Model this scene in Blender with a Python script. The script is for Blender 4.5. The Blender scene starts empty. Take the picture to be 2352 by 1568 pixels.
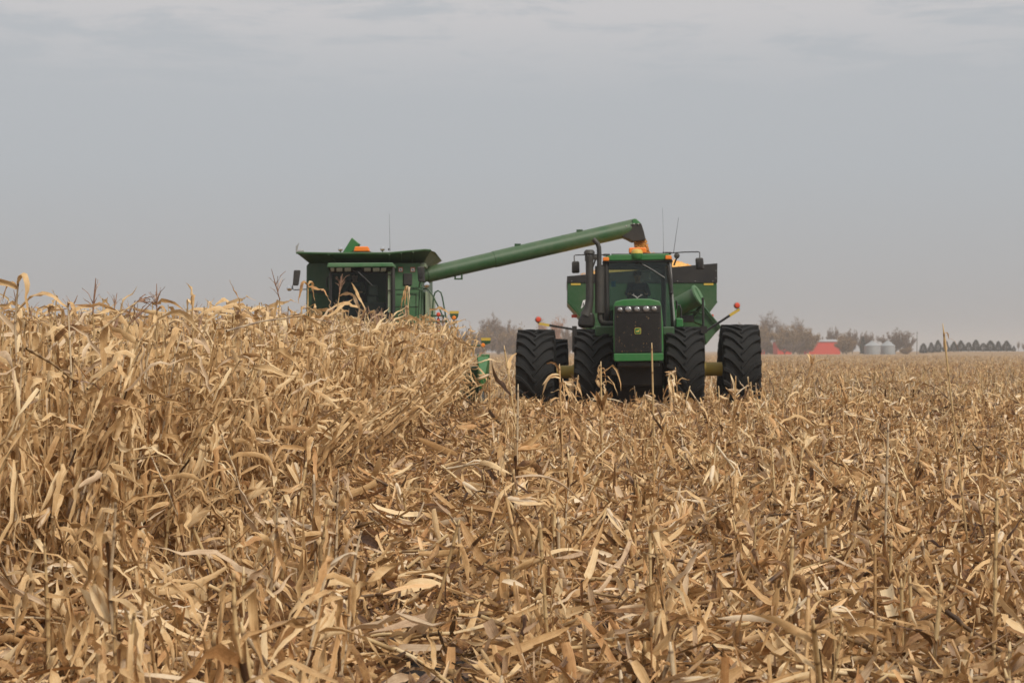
import bpy, math, random
import numpy as np
from mathutils import Vector, Matrix

random.seed(11)
rng = np.random.default_rng(11)
S = bpy.context.scene
COL = S.collection
R = math.radians

# ------------------------------------------------------------------ camera
F, CX, HY, CH = 3800.0, 1176.0, 808.0, 1.75     # focal length in reference pixels (2352 wide), horizon row, eye height


def P(x, y, d):
    """point seen at reference pixel (x, y) standing d metres away"""
    return Vector(((x - CX) * d / F, d, CH - (y - HY) * d / F))


cam = bpy.data.cameras.new('camera')
cam.sensor_width = 36.0
cam.lens = F / 2352.0 * 36.0
cam.shift_y = 24.0 / 2352.0
cam.clip_start = 0.1
cam.clip_end = 6000.0
cam.dof.use_dof = True
cam.dof.focus_distance = 15.0
cam.dof.aperture_fstop = 5.0
camo = bpy.data.objects.new('camera', cam)
camo.location = (0, 0, CH)
camo.rotation_euler = (R(90), 0, 0)
COL.objects.link(camo)
S.camera = camo

# ------------------------------------------------------------------ sky and sun
SUN_EL, SUN_AZ = R(42), R(140)          # azimuth clockwise from +Y: behind the camera, to the right
w = bpy.data.worlds.new('World')
S.world = w
w.use_nodes = True
nt = w.node_tree
nt.nodes.clear()


def nn(tree, kind, **kw):
    n = tree.nodes.new(kind)
    for k, v in kw.items():
        setattr(n, k, v)
    return n


def math_node(tree, op, a, b=None):
    n = nn(tree, 'ShaderNodeMath', operation=op)
    for i, q in enumerate((a, b)):
        if q is None:
            continue
        if isinstance(q, (int, float)):
            n.inputs[i].default_value = q
        else:
            tree.links.new(q, n.inputs[i])
    return n.outputs[0]


def ramp(tree, fac, stops, interp='LINEAR'):
    n = nn(tree, 'ShaderNodeValToRGB')
    n.color_ramp.interpolation = interp
    e = n.color_ramp.elements
    while len(e) < len(stops):
        e.new(0.5)
    for i, (p, c) in enumerate(stops):
        e[i].position = p
        e[i].color = (c[0], c[1], c[2], 1) if not isinstance(c, (int, float)) else (c, c, c, 1)
    tree.links.new(fac, n.inputs[0])
    return n.outputs[0]


def mixrgb(tree, fac, a, b, blend='MIX'):
    n = nn(tree, 'ShaderNodeMix', data_type='RGBA', blend_type=blend)
    for s, q in ((n.inputs[0], fac), (n.inputs[6], a), (n.inputs[7], b)):
        if isinstance(q, (int, float)):
            s.default_value = q
        elif isinstance(q, tuple):
            s.default_value = (q[0], q[1], q[2], 1)
        else:
            tree.links.new(q, s)
    return n.outputs[2]


out = nn(nt, 'ShaderNodeOutputWorld')
bg = nn(nt, 'ShaderNodeBackground')
bg.inputs[1].default_value = 0.1
sky = nn(nt, 'ShaderNodeTexSky', sky_type='NISHITA', sun_disc=False, sun_elevation=SUN_EL, sun_rotation=SUN_AZ,
         air_density=1.0, dust_density=4.0, ozone_density=1.0)
tc = nn(nt, 'ShaderNodeTexCoord')
sep = nn(nt, 'ShaderNodeSeparateXYZ')
nt.links.new(tc.outputs['Generated'], sep.inputs[0])
el = math_node(nt, 'MAXIMUM', sep.outputs[2], 0.02)
# overcast deck: a grey layer brightening to the zenith
deck = ramp(nt, el, [(0.0, (.415, .405, .402)), (0.05, (.44, .447, .458)), (0.11, (.457, .482, .508)), (0.3, (.52, .54, .57)),
                     (0.6, (.98, .99, 1.0)), (1.0, (1.35, 1.36, 1.38))])
px = math_node(nt, 'DIVIDE', sep.outputs[0], el)
py = math_node(nt, 'DIVIDE', sep.outputs[1], el)
cmb = nn(nt, 'ShaderNodeCombineXYZ')
nt.links.new(px, cmb.inputs[0])
nt.links.new(py, cmb.inputs[1])
n1 = nn(nt, 'ShaderNodeTexNoise')
n1.inputs['Scale'].default_value = 2.4
n1.inputs['Detail'].default_value = 9
n1.inputs['Roughness'].default_value = 0.66
n1.inputs['Distortion'].default_value = 0.35
nt.links.new(cmb.outputs[0], n1.inputs['Vector'])
n2 = nn(nt, 'ShaderNodeTexNoise')
n2.inputs['Scale'].default_value = 0.30
n2.inputs['Detail'].default_value = 3
nt.links.new(cmb.outputs[0], n2.inputs['Vector'])
cl = math_node(nt, 'ADD', math_node(nt, 'MULTIPLY', n1.outputs[0], 0.6), math_node(nt, 'MULTIPLY', n2.outputs[0], 0.5))
clr = ramp(nt, cl, [(0.46, 0.0), (0.60, 1.0)], 'EASE')
elm = ramp(nt, el, [(0.15, 0.0), (0.175, 0.4), (0.20, 1.0)])
cmask = math_node(nt, 'MULTIPLY', clr, elm)
deck2 = mixrgb(nt, math_node(nt, 'MULTIPLY', cmask, 0.8), deck, (.615, .60, .605))
deck10 = mixrgb(nt, 1.0, deck2, (10, 10, 10), 'MULTIPLY')
hs = nn(nt, 'ShaderNodeHueSaturation')
hs.inputs['Saturation'].default_value = 0.35
nt.links.new(sky.outputs[0], hs.inputs['Color'])
final = mixrgb(nt, 0.93, hs.outputs[0], deck10)
nt.links.new(final, bg.inputs[0])
nt.links.new(bg.outputs[0], out.inputs[0])

sl = bpy.data.lights.new('sun', 'SUN')
sl.energy = 2.9
sl.angle = R(14)
sl.color = (1.0, 0.925, 0.83)
so = bpy.data.objects.new('sun', sl)
sd = Vector((math.sin(SUN_AZ) * math.cos(SUN_EL), math.cos(SUN_AZ) * math.cos(SUN_EL), math.sin(SUN_EL)))
so.rotation_euler = sd.to_track_quat('Z', 'Y').to_euler()
so.location = (10, -10, 30)
COL.objects.link(so)

S.view_settings.view_transform = 'Standard'
S.view_settings.look = 'None'
S.view_settings.exposure = 0.0
S.view_settings.gamma = 1.0
S.cycles.use_denoising = True
S.cycles.max_bounces = 6
S.cycles.diffuse_bounces = 4
S.cycles.glossy_bounces = 3
S.cycles.transmission_bounces = 4
S.cycles.transparent_max_bounces = 12
S.cycles.volume_bounces = 1


# ------------------------------------------------------------------ materials
def new_mat(name):
    m = bpy.data.materials.new(name)
    m.use_nodes = True
    t = m.node_tree
    t.nodes.clear()
    o = nn(t, 'ShaderNodeOutputMaterial')
    return m, t, o


def principled(t, col=None, rough=.5, metal=0.0, spec=.5):
    b = nn(t, 'ShaderNodeBsdfPrincipled')
    if isinstance(col, tuple):
        b.inputs['Base Color'].default_value = (*col, 1)
    elif col is not None:
        t.links.new(col, b.inputs['Base Color'])
    b.inputs['Roughness'].default_value = rough
    b.inputs['Metallic'].default_value = metal
    b.inputs['Specular IOR Level'].default_value = spec
    return b


def noise(t, scale, detail=4, rough=.6, coord='Object', stretch=None):
    c = nn(t, 'ShaderNodeTexCoord')
    src = c.outputs[coord]
    if stretch:
        mp = nn(t, 'ShaderNodeMapping')
        mp.inputs['Scale'].default_value = stretch
        t.links.new(src, mp.inputs[0])
        src = mp.outputs[0]
    n = nn(t, 'ShaderNodeTexNoise')
    n.inputs['Scale'].default_value = scale
    n.inputs['Detail'].default_value = detail
    n.inputs['Roughness'].default_value = rough
    t.links.new(src, n.inputs['Vector'])
    return n.outputs[0]


def paint(name, col, dust=.3, rough=.42, metal=0.0, dustcol=(.30, .25, .18), scale=1.6, spec=.5, updust=.5):
    """painted or bare metal with road dust lying in patches and on upward faces"""
    m, t, o = new_mat(name)
    a = noise(t, scale, 6, .65)
    b = noise(t, scale * 9, 3, .6)
    f = ramp(t, math_node(t, 'ADD', math_node(t, 'MULTIPLY', a, .75), math_node(t, 'MULTIPLY', b, .25)),
             [(.36, 0.0), (.7, 1.0)])
    g = nn(t, 'ShaderNodeNewGeometry')
    sp = nn(t, 'ShaderNodeSeparateXYZ')
    t.links.new(g.outputs['Normal'], sp.inputs[0])
    up = math_node(t, 'MULTIPLY', math_node(t, 'MAXIMUM', sp.outputs[2], 0), updust)
    fac = math_node(t, 'MINIMUM', math_node(t, 'MULTIPLY', math_node(t, 'ADD', f, up), dust), .95)
    c = mixrgb(t, fac, tuple(col), dustcol)
    p = principled(t, c, rough, metal, spec)
    rr = math_node(t, 'ADD', math_node(t, 'MULTIPLY', fac, .5), rough)
    t.links.new(math_node(t, 'MINIMUM', rr, .95), p.inputs['Roughness'])
    t.links.new(p.outputs[0], o.inputs[0])
    return m


def glass(name, tint, refl=.6):
    m, t, o = new_mat(name)
    tr = nn(t, 'ShaderNodeBsdfTransparent')
    tr.inputs[0].default_value = (*tint, 1)
    gl = nn(t, 'ShaderNodeBsdfGlossy')
    gl.inputs['Roughness'].default_value = .04
    gl.inputs[0].default_value = (.9, .95, .97, 1)
    lw = nn(t, 'ShaderNodeFresnel')
    lw.inputs[0].default_value = 1.45
    mx = nn(t, 'ShaderNodeMixShader')
    t.links.new(math_node(t, 'MULTIPLY', lw.outputs[0], refl), mx.inputs[0])
    t.links.new(tr.outputs[0], mx.inputs[1])
    t.links.new(gl.outputs[0], mx.inputs[2])
    t.links.new(mx.outputs[0], o.inputs[0])
    return m


def plant_mat(name, stops, streak=.24, transl=.22, rough=.62):
    """dry plant tissue; attribute col = (tint, across, along, random)"""
    m, t, o = new_mat(name)
    at = nn(t, 'ShaderNodeAttribute', attribute_name='col')
    sp = nn(t, 'ShaderNodeSeparateColor')
    t.links.new(at.outputs['Color'], sp.inputs[0])
    cb = nn(t, 'ShaderNodeCombineXYZ')
    t.links.new(math_node(t, 'MULTIPLY', sp.outputs[1], 14.0), cb.inputs[0])
    t.links.new(math_node(t, 'MULTIPLY', sp.outputs[2], 1.6), cb.inputs[1])
    t.links.new(math_node(t, 'MULTIPLY', sp.outputs[0], 97.0), cb.inputs[2])
    n = nn(t, 'ShaderNodeTexNoise')
    n.inputs['Scale'].default_value = 1.0
    n.inputs['Detail'].default_value = 3
    t.links.new(cb.outputs[0], n.inputs['Vector'])
    bl = noise(t, 24.0, 5, .7)
    oi = nn(t, 'ShaderNodeObjectInfo')
    a = math_node(t, 'MULTIPLY', math_node(t, 'SUBTRACT', n.outputs[0], .5), streak * 2.2)
    b = math_node(t, 'MULTIPLY', math_node(t, 'SUBTRACT', bl, .5), .46)
    c = math_node(t, 'MULTIPLY', math_node(t, 'SUBTRACT', oi.outputs['Random'], .5), .14)
    f = math_node(t, 'ADD', math_node(t, 'ADD', sp.outputs[0], a), math_node(t, 'ADD', b, c))
    colr = ramp(t, f, stops)
    al = at.outputs['Alpha']
    red = math_node(t, 'MULTIPLY', math_node(t, 'GREATER_THAN', al, .80), .5)
    gry = math_node(t, 'MULTIPLY', math_node(t, 'LESS_THAN', al, .18), .5)
    colr = mixrgb(t, red, colr, mixrgb(t, 1.0, colr, (1.0, .80, .68), 'MULTIPLY'))
    hsv = nn(t, 'ShaderNodeHueSaturation')
    hsv.inputs['Saturation'].default_value = .55
    t.links.new(colr, hsv.inputs['Color'])
    colr = mixrgb(t, gry, colr, hsv.outputs[0])
    p = principled(t, colr, rough, 0, .3)
    tl = nn(t, 'ShaderNodeBsdfTranslucent')
    t.links.new(mixrgb(t, .35, colr, (.55, .32, .12)), tl.inputs[0])
    mx = nn(t, 'ShaderNodeMixShader')
    mx.inputs[0].default_value = transl
    t.links.new(p.outputs[0], mx.inputs[1])
    t.links.new(tl.outputs[0], mx.inputs[2])
    t.links.new(mx.outputs[0], o.inputs[0])
    return m


STRAW = [(0.0, (.035, .017, .009)), (.2, (.145, .068, .028)), (.42, (.40, .226, .092)), (.68, (.65, .432, .208)),
         (1.0, (.84, .66, .40))]
STALKC = [(0.0, (.06, .034, .018)), (.25, (.17, .10, .046)), (.5, (.38, .25, .115)), (.75, (.58, .42, .21)), (1.0, (.72, .56, .34))]
TASSC = [(0.0, (.11, .06, .04)), (.4, (.27, .155, .10)), (.75, (.42, .275, .18)), (1.0, (.56, .41, .28))]
M = {}
M['leaf'] = plant_mat('dry_corn_leaf', STRAW)
M['stalk'] = plant_mat('dry_corn_stalk', STALKC, .10, 0.04, .5)
M['tassel'] = plant_mat('dry_tassel', TASSC, .10, .05)
M['green'] = paint('green_paint', (.010, .070, .017), .18)
M['green_clean'] = paint('clean_green_paint', (.015, .135, .028), .14, .36)
M['green_dusty'] = paint('dusty_green_paint', (.030, .125, .040), .60, .5, dustcol=(.17, .23, .14))
M['green_deep'] = paint('deep_green_paint', (.008, .055, .016), .12, .45)
M['beige_panel'] = paint('dusty_side_panel', (.16, .24, .13), .85, .7, dustcol=(.38, .37, .29), scale=.7)
M['yellow'] = paint('yellow_paint', (.55, .38, .035), .35, .5)
M['black'] = paint('black_paint', (.006, .006, .0065), .07, .45, updust=.3)
M['black_steel'] = paint('black_steel', (.012, .0125, .013), .14, .55)
M['rubber'] = paint('rubber', (.011, .012, .0125), .06, .8, dustcol=(.15, .125, .095), scale=4, spec=.25, updust=.25)
M['spout'] = paint('spout_rubber', (.016, .016, .017), .12, .7, spec=.3)
M['silver'] = paint('grey_trim', (.34, .34, .33), .25, .4, .3)
M['chrome'] = paint('chrome', (.75, .76, .76), .1, .12, 1.0, updust=0)
M['lens'] = paint('lamp_lens', (.30, .30, .30), .12, .15, .5, updust=0)
M['lamp_white'] = paint('flood_lamp_lens', (.80, .78, .74), .1, .3, updust=0)
M['white'] = paint('white_decal', (.74, .74, .72), .15, .5, updust=0)
M['orange'] = paint('orange_lens', (.80, .20, .015), .10, .2, updust=0)
M['red'] = paint('red_lens', (.60, .055, .02), .10, .3, updust=0)
M['redlabel'] = paint('red_border', (.55, .12, .04), .1, .5, updust=0)
M['seat'] = paint('seat_cloth', (.020, .022, .024), .1, .85)
M['interior'] = paint('cab_lining', (.06, .065, .06), .15, .8)
M['skin'] = paint('skin', (.42, .23, .15), .0, .55)
M['shirt'] = paint('dark_blue_shirt', (.025, .035, .06), .0, .9)
M['jacket'] = paint('grey_green_jacket', (.07, .09, .075), .0, .9)
M['trousers'] = paint('denim', (.03, .045, .09), .0, .9)
M['cap'] = paint('dark_cap', (.015, .018, .022), .0, .85)
M['blue'] = paint('blue_plastic', (.02, .22, .40), .0, .5)
M['glass_clear'] = glass('cab_glass', (.70, .78, .75), .9)
M['glass_dark'] = glass('tinted_cab_glass', (.50, .58, .55), .5)
M['kernel'] = paint('shelled_corn', (.72, .36, .075), .45, .7, dustcol=(.78, .50, .18), scale=12, updust=0)
M['chaff'] = paint('chaff', (.45, .27, .12), .2, .9)
M['barn_red'] = paint('barn_red', (.58, .042, .016), .12, .7, dustcol=(.48, .07, .035), scale=.5)
M['roof_grey'] = paint('barn_roof', (.30, .31, .32), .2, .6)
M['galv'] = paint('galvanised_steel', (.30, .32, .33), .3, .5, .25, dustcol=(.26, .255, .24), scale=.4)
M['wood'] = paint('weathered_wood', (.10, .08, .06), .2, .9)
M['bark'] = paint('bark', (.20, .165, .135), .3, .9)
M['twig'] = paint('bare_twigs', (.175, .112, .072), .3, .9, dustcol=(.24, .18, .135), scale=.3)
M['olive'] = paint('olive_twigs', (.23, .138, .058), .4, .9, dustcol=(.30, .21, .11), scale=.3)
M['rust'] = paint('russet_leaves', (.36, .15, .06), .4, .9, dustcol=(.40, .22, .12), scale=.3)
M['needle'] = paint('conifer_needles', (.016, .030, .016), .3, .85, dustcol=(.035, .045, .026), scale=.5)


# ------------------------------------------------------------------ mesh helpers
def top_of(o):
    while o.parent:
        o = o.parent
    return o


HEAD = [0.0]      # sideways run per metre of depth: the heading of the machine being built


class MB:
    def __init__(self):
        self.v, self.f = [], []

    def add(self, vs, fs):
        n = len(self.v)
        self.v += [tuple(q) for q in vs]
        self.f += [tuple(i + n for i in q) for q in fs]
        return self

    def box(self, a, b):
        x0, y0, z0 = [min(a[i], b[i]) for i in range(3)]
        x1, y1, z1 = [max(a[i], b[i]) for i in range(3)]
        k = HEAD[0] * (y1 - y0)
        return self.add([(x0, y0, z0), (x1, y0, z0), (x1 + k, y1, z0), (x0 + k, y1, z0), (x0, y0, z1), (x1, y0, z1), (x1 + k, y1, z1), (x0 + k, y1, z1)],
                        [(0, 3, 2, 1), (4, 5, 6, 7), (0, 1, 5, 4), (1, 2, 6, 5), (2, 3, 7, 6), (3, 0, 4, 7)])

    def loft(self, a, b):
        """closed solid between two rings with the same number of points"""
        n = len(a)
        b = [(q[0] + HEAD[0] * (q[1] - a[i][1]), q[1], q[2]) for i, q in enumerate(b)]
        fs = [tuple(range(n))[::-1], tuple(range(n, 2 * n))]
        fs += [(i, (i + 1) % n, n + (i + 1) % n, n + i) for i in range(n)]
        return self.add(list(a) + list(b), fs)

    def prism(self, poly, y0, y1):
        """polygon of (x, z) swept along y"""
        return self.loft([(x, y0, z) for x, z in poly], [(x, y1, z) for x, z in poly])

    def tube(self, pts, rad, n=10, caps=True):
        pts = [Vector(p) for p in pts]
        if not isinstance(rad, (list, tuple)):
            rad = [rad] * len(pts)
        k = len(pts)
        vs, fs = [], []
        ref = None
        for i, p in enumerate(pts):
            tg = (pts[min(i + 1, k - 1)] - pts[max(i - 1, 0)]).normalized()
            if ref is None:
                ref = tg.orthogonal().normalized()
            ref = (ref - tg * ref.dot(tg)).normalized()
            bn = tg.cross(ref)
            for j in range(n):
                a = 2 * math.pi * j / n
                vs.append(p + (ref * math.cos(a) + bn * math.sin(a)) * rad[i])
        for i in range(k - 1):
            for j in range(n):
                fs.append((i * n + j, i * n + (j + 1) % n, (i + 1) * n + (j + 1) % n, (i + 1) * n + j))
        if caps:
            fs.append(tuple(range(n))[::-1])
            fs.append(tuple(range((k - 1) * n, k * n)))
        return self.add(vs, fs)

    def lathe(self, prof, c, axis='Z', n=20):
        """prof: (radius, offset along axis)"""
        vs, fs = [], []
        for r, h in prof:
            for j in range(n):
                a = 2 * math.pi * j / n
                p, q = r * math.cos(a), r * math.sin(a)
                v = {'Z': (p, q, h), 'X': (h, p, q), 'Y': (q, h, p)}[axis]
                vs.append((c[0] + v[0], c[1] + v[1], c[2] + v[2]))
        k = len(prof)
        for i in range(k - 1):
            for j in range(n):
                fs.append((i * n + j, i * n + (j + 1) % n, (i + 1) * n + (j + 1) % n, (i + 1) * n + j))
        if prof[0][0] > 1e-4:
            fs.append(tuple(range(n))[::-1])
        if prof[-1][0] > 1e-4:
            fs.append(tuple(range((k - 1) * n, k * n)))
        return self.add(vs, fs)

    def ball(self, c, rx, ry=None, rz=None, n=14, m=8):
        ry = ry or rx
        rz = rz or rx
        vs, fs = [], []
        for i in range(m + 1):
            b = -math.pi / 2 + math.pi * i / m
            for j in range(n):
                a = 2 * math.pi * j / n
                vs.append((c[0] + rx * math.cos(b) * math.cos(a), c[1] + ry * math.cos(b) * math.sin(a), c[2] + rz * math.sin(b)))
        for i in range(m):
            for j in range(n):
                fs.append((i * n + j, i * n + (j + 1) % n, (i + 1) * n + (j + 1) % n, (i + 1) * n + j))
        return self.add(vs, fs)

    def build(self, name, mat, parent=None, bevel=0.0, loc=None, smooth=True):
        off = Vector(loc) if loc is not None else (top_of(parent).location if parent else Vector((0, 0, 0)))
        me = bpy.data.meshes.new(name)
        me.from_pydata([(v[0] - off[0], v[1] - off[1], v[2] - off[2]) for v in self.v], [], self.f)
        me.materials.append(mat)
        me.validate()
        o = bpy.data.objects.new(name, me)
        COL.objects.link(o)
        import bmesh
        bm = bmesh.new()
        bm.from_mesh(me)
        bmesh.ops.recalc_face_normals(bm, faces=bm.faces)
        bm.to_mesh(me)
        bm.free()
        if smooth:
            me.polygons.foreach_set('use_smooth', [True] * len(me.polygons))
            me.set_sharp_from_angle(angle=R(38))
        if bevel:
            b = o.modifiers.new('bevel', 'BEVEL')
            b.width = bevel
            b.segments = 2
            b.limit_method = 'ANGLE'
            b.angle_limit = R(40)
            b.harden_normals = True
        if parent:
            o.parent = parent
        elif loc is not None:
            o.location = loc
        return o


def tag(o, label=None, cat=None, group=None, kind=None):
    for k, v in (('label', label), ('category', cat), ('group', group), ('kind', kind)):
        if v:
            o[k] = v
    return o


def thing(name, loc, label, cat, group=None):
    o = bpy.data.objects.new(name, None)
    o.empty_display_size = .2
    o.location = loc
    COL.objects.link(o)
    return tag(o, label, cat, group)


def sm(a, b, x):
    t = np.clip((x - a) / (b - a), 0, 1)
    return t * t * (3 - 2 * t)


def ground_z(x, y):
    x = np.asarray(x, float)
    y = np.asarray(y, float)
    z = .24 * sm(9, 34, y) + .5 * sm(100, 700, y) + 1.2 * sm(300, 690, y) * sm(160, 190, x)
    z = z + .27 * np.exp(-((y - 33.8) / 2.6) ** 2) * sm(-2.5, -.5, x)
    z = z + .025 * np.sin(x * 1.9 + .6 * np.sin(y * .4)) * np.cos(y * .73) * (1 - sm(60, 100, y))
    return z


def gz(x, y):
    return float(ground_z(x, y))


# ------------------------------------------------------------------ ground
def make_ground():
    ys = np.concatenate([np.linspace(-8, 60, 137), np.geomspace(62, 2600, 60)])
    us = np.linspace(-1, 1, 121)
    V, Fc = [], []
    for y in ys:
        half = max(30, abs(y) * .75 + 20)
        xs = us * half
        z = ground_z(xs, np.full_like(xs, y))
        V += [(float(a), float(y), float(b)) for a, b in zip(xs, z)]
    n = len(us)
    for i in range(len(ys) - 1):
        for j in range(n - 1):
            Fc.append((i * n + j, i * n + j + 1, (i + 1) * n + j + 1, (i + 1) * n + j))
    me = bpy.data.meshes.new('ground')
    me.from_pydata(V, [], Fc)
    m, t, o = new_mat('field_soil')
    a = noise(t, .9, 8, .7)
    b = noise(t, 9.0, 6, .7)
    c = noise(t, .05, 4, .6)
    f = math_node(t, 'ADD', math_node(t, 'ADD', math_node(t, 'MULTIPLY', a, .35), math_node(t, 'MULTIPLY', b, .5)), math_node(t, 'MULTIPLY', c, .15))
    colr = ramp(t, f, [(.34, (.035, .024, .017)), (.43, (.17, .108, .058)), (.54, (.36, .24, .135)), (.68, (.50, .36, .22))])
    p = principled(t, colr, .95, 0, .1)
    bp = nn(t, 'ShaderNodeBump')
    bp.inputs['Strength'].default_value = .8
    bp.inputs['Distance'].default_value = .08
    t.links.new(b, bp.inputs['Height'])
    t.links.new(bp.outputs[0], p.inputs['Normal'])
    t.links.new(p.outputs[0], o.inputs[0])
    me.materials.append(m)
    ob = bpy.data.objects.new('ground', me)
    COL.objects.link(ob)
    tag(ob, 'harvested corn field running flat to the horizon', 'ground', kind='structure')


make_ground()


def soil_patch():
    n = 36
    vs, fs = [(-.33, 8.95, gz(-.33, 8.95) + .012)], []
    for j, k in enumerate((.35, .7, 1.0)):
        for i in range(n):
            a = 2 * math.pi * i / n
            r = k * (1 + .22 * math.sin(3 * a + 1) + .12 * math.sin(7 * a))
            x, y = -.33 + .40 * r * math.cos(a), 8.95 + .70 * r * math.sin(a)
            vs.append((x, y, gz(x, y) + .010 + (.02 * random.random() if k < 1 else -.012)))
    for i in range(n):
        q = (i + 1) % n
        fs.append((0, 1 + i, 1 + q))
        for j in range(2):
            fs.append((1 + j * n + i, 1 + (j + 1) * n + i, 1 + (j + 1) * n + q, 1 + j * n + q))
    me = bpy.data.meshes.new('bare_soil')
    me.from_pydata(vs, [], fs)
    m, t, o = new_mat('wet_black_soil')
    b = noise(t, 22, 6, .7)
    p = principled(t, ramp(t, b, [(.35, (.008, .006, .005)), (.65, (.035, .024, .018))]), .85, 0, .3)
    bp = nn(t, 'ShaderNodeBump')
    bp.inputs['Strength'].default_value = 1
    bp.inputs['Distance'].default_value = .05
    t.links.new(b, bp.inputs['Height'])
    t.links.new(bp.outputs[0], p.inputs['Normal'])
    t.links.new(p.outputs[0], o.inputs[0])
    me.materials.append(m)
    ob = bpy.data.objects.new('bare_soil', me)
    COL.objects.link(ob)
    tag(ob, 'patch of bare black soil between the stubs at the bottom of the picture', 'soil', kind='structure')


soil_patch()


# ------------------------------------------------------------------ combine harvester
def C(x, y, d):       # pixel of the close view of the combine
    return P(671.2 + x * .1498, 530.2 + y * .1498, d)


def C1(x, y, d):
    return P(637.6 + x * .214, 483.3 + y * .214, d)


def cbox(mb, x0, y0, x1, y1, d0, d1, fn):
    a, b = fn(x0, y0, d0), fn(x1, y1, d0)
    return mb.box((a.x, d0, a.z), (b.x, d1, b.z))


def dome(mb, c, r, depth, n=18):
    """bowl shaped lamp body with its face toward -y"""
    prof = [(.001, depth), (r * .6, depth * .85), (r * .95, depth * .35), (r, 0.0), (r * .9, -.012), (.001, -.03)]
    mb.lathe([(q, h) for q, h in prof], c, 'Y', n)


def make_tyre(rad, wid, rim_r, nlug=21):
    """tyre on the x axis; returns (tyre, rim) builders"""
    hw = wid / 2
    rc = rad - .058
    t = MB()
    prof = [(rim_r, -hw * .72), (rim_r + .06, -hw * .86), ((rim_r + rc) / 2, -hw * 1.0), (rc - .10, -hw * .97), (rc - .035, -hw * .86),
            (rc - .008, -hw * .5), (rc, 0)]
    prof = prof + [(r, -h) for r, h in prof[::-1][1:]]
    t.lathe(prof, (0, 0, 0), 'X', 56)
    us = [-.05, .12, .3, .5, .7, .87, .98, 1.03]
    for side in (-1, 1):
        for k in range(nlug):
            base = 2 * math.pi * (k + (.5 if side > 0 else 0)) / nlug
            ring = []
            for u in us:
                uu = max(u, 0)
                ph = base + .40 * (1 - (1 - min(uu, 1)) ** 1.75)
                x = side * min(u, 1.0) * hw * .985
                r0 = rc - .02 - .03 * uu * uu
                r1 = rad - .012 * uu * uu
                wb, wt = .046 + .012 * uu, .026 + .012 * uu
                if u > 1:
                    r0, r1, x = rc - .16, rc - .12, side * hw * 1.0
                if u < 0:
                    r1 -= .012
                ring.append([(x, -math.cos(ph + e) * r, math.sin(ph + e) * r) for e, r in ((-wb, r0), (-wt, r1), (wt, r1), (wb, r0))])
            vs = [q for rr in ring for q in rr]
            fs = []
            for i in range(len(us) - 1):
                for j in range(4):
                    fs.append((i * 4 + j, i * 4 + (j + 1) % 4, (i + 1) * 4 + (j + 1) % 4, (i + 1) * 4 + j))
            fs += [(0, 1, 2, 3), tuple((len(us) - 1) * 4 + j for j in (3, 2, 1, 0))]
            t.add(vs, fs)
    r = MB()
    r.lathe([(rim_r * .25, -hw * .3), (rim_r * .8, -hw * .25), (rim_r * .9, -hw * .7), (rim_r + .01, -hw * .74), (rim_r + .01, hw * .74),
             (rim_r * .9, hw * .7), (rim_r * .8, -hw * .1), (rim_r * .25, -hw * .15)], (0, 0, 0), 'X', 32)
    return t, r


def place_wheel(parent, builders, loc, mats, first=None):
    if first is None:
        wh = builders[1].build('wheel', mats[1])
        ty = builders[0].build('tyre', mats[0])
        ty.parent = wh
    else:
        wh = first.copy()
        COL.objects.link(wh)
        ty = first.children[0].copy()
        COL.objects.link(ty)
        ty.parent = wh
    wh.parent = parent
    wh.location = Vector(loc) - parent.location
    return wh


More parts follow.
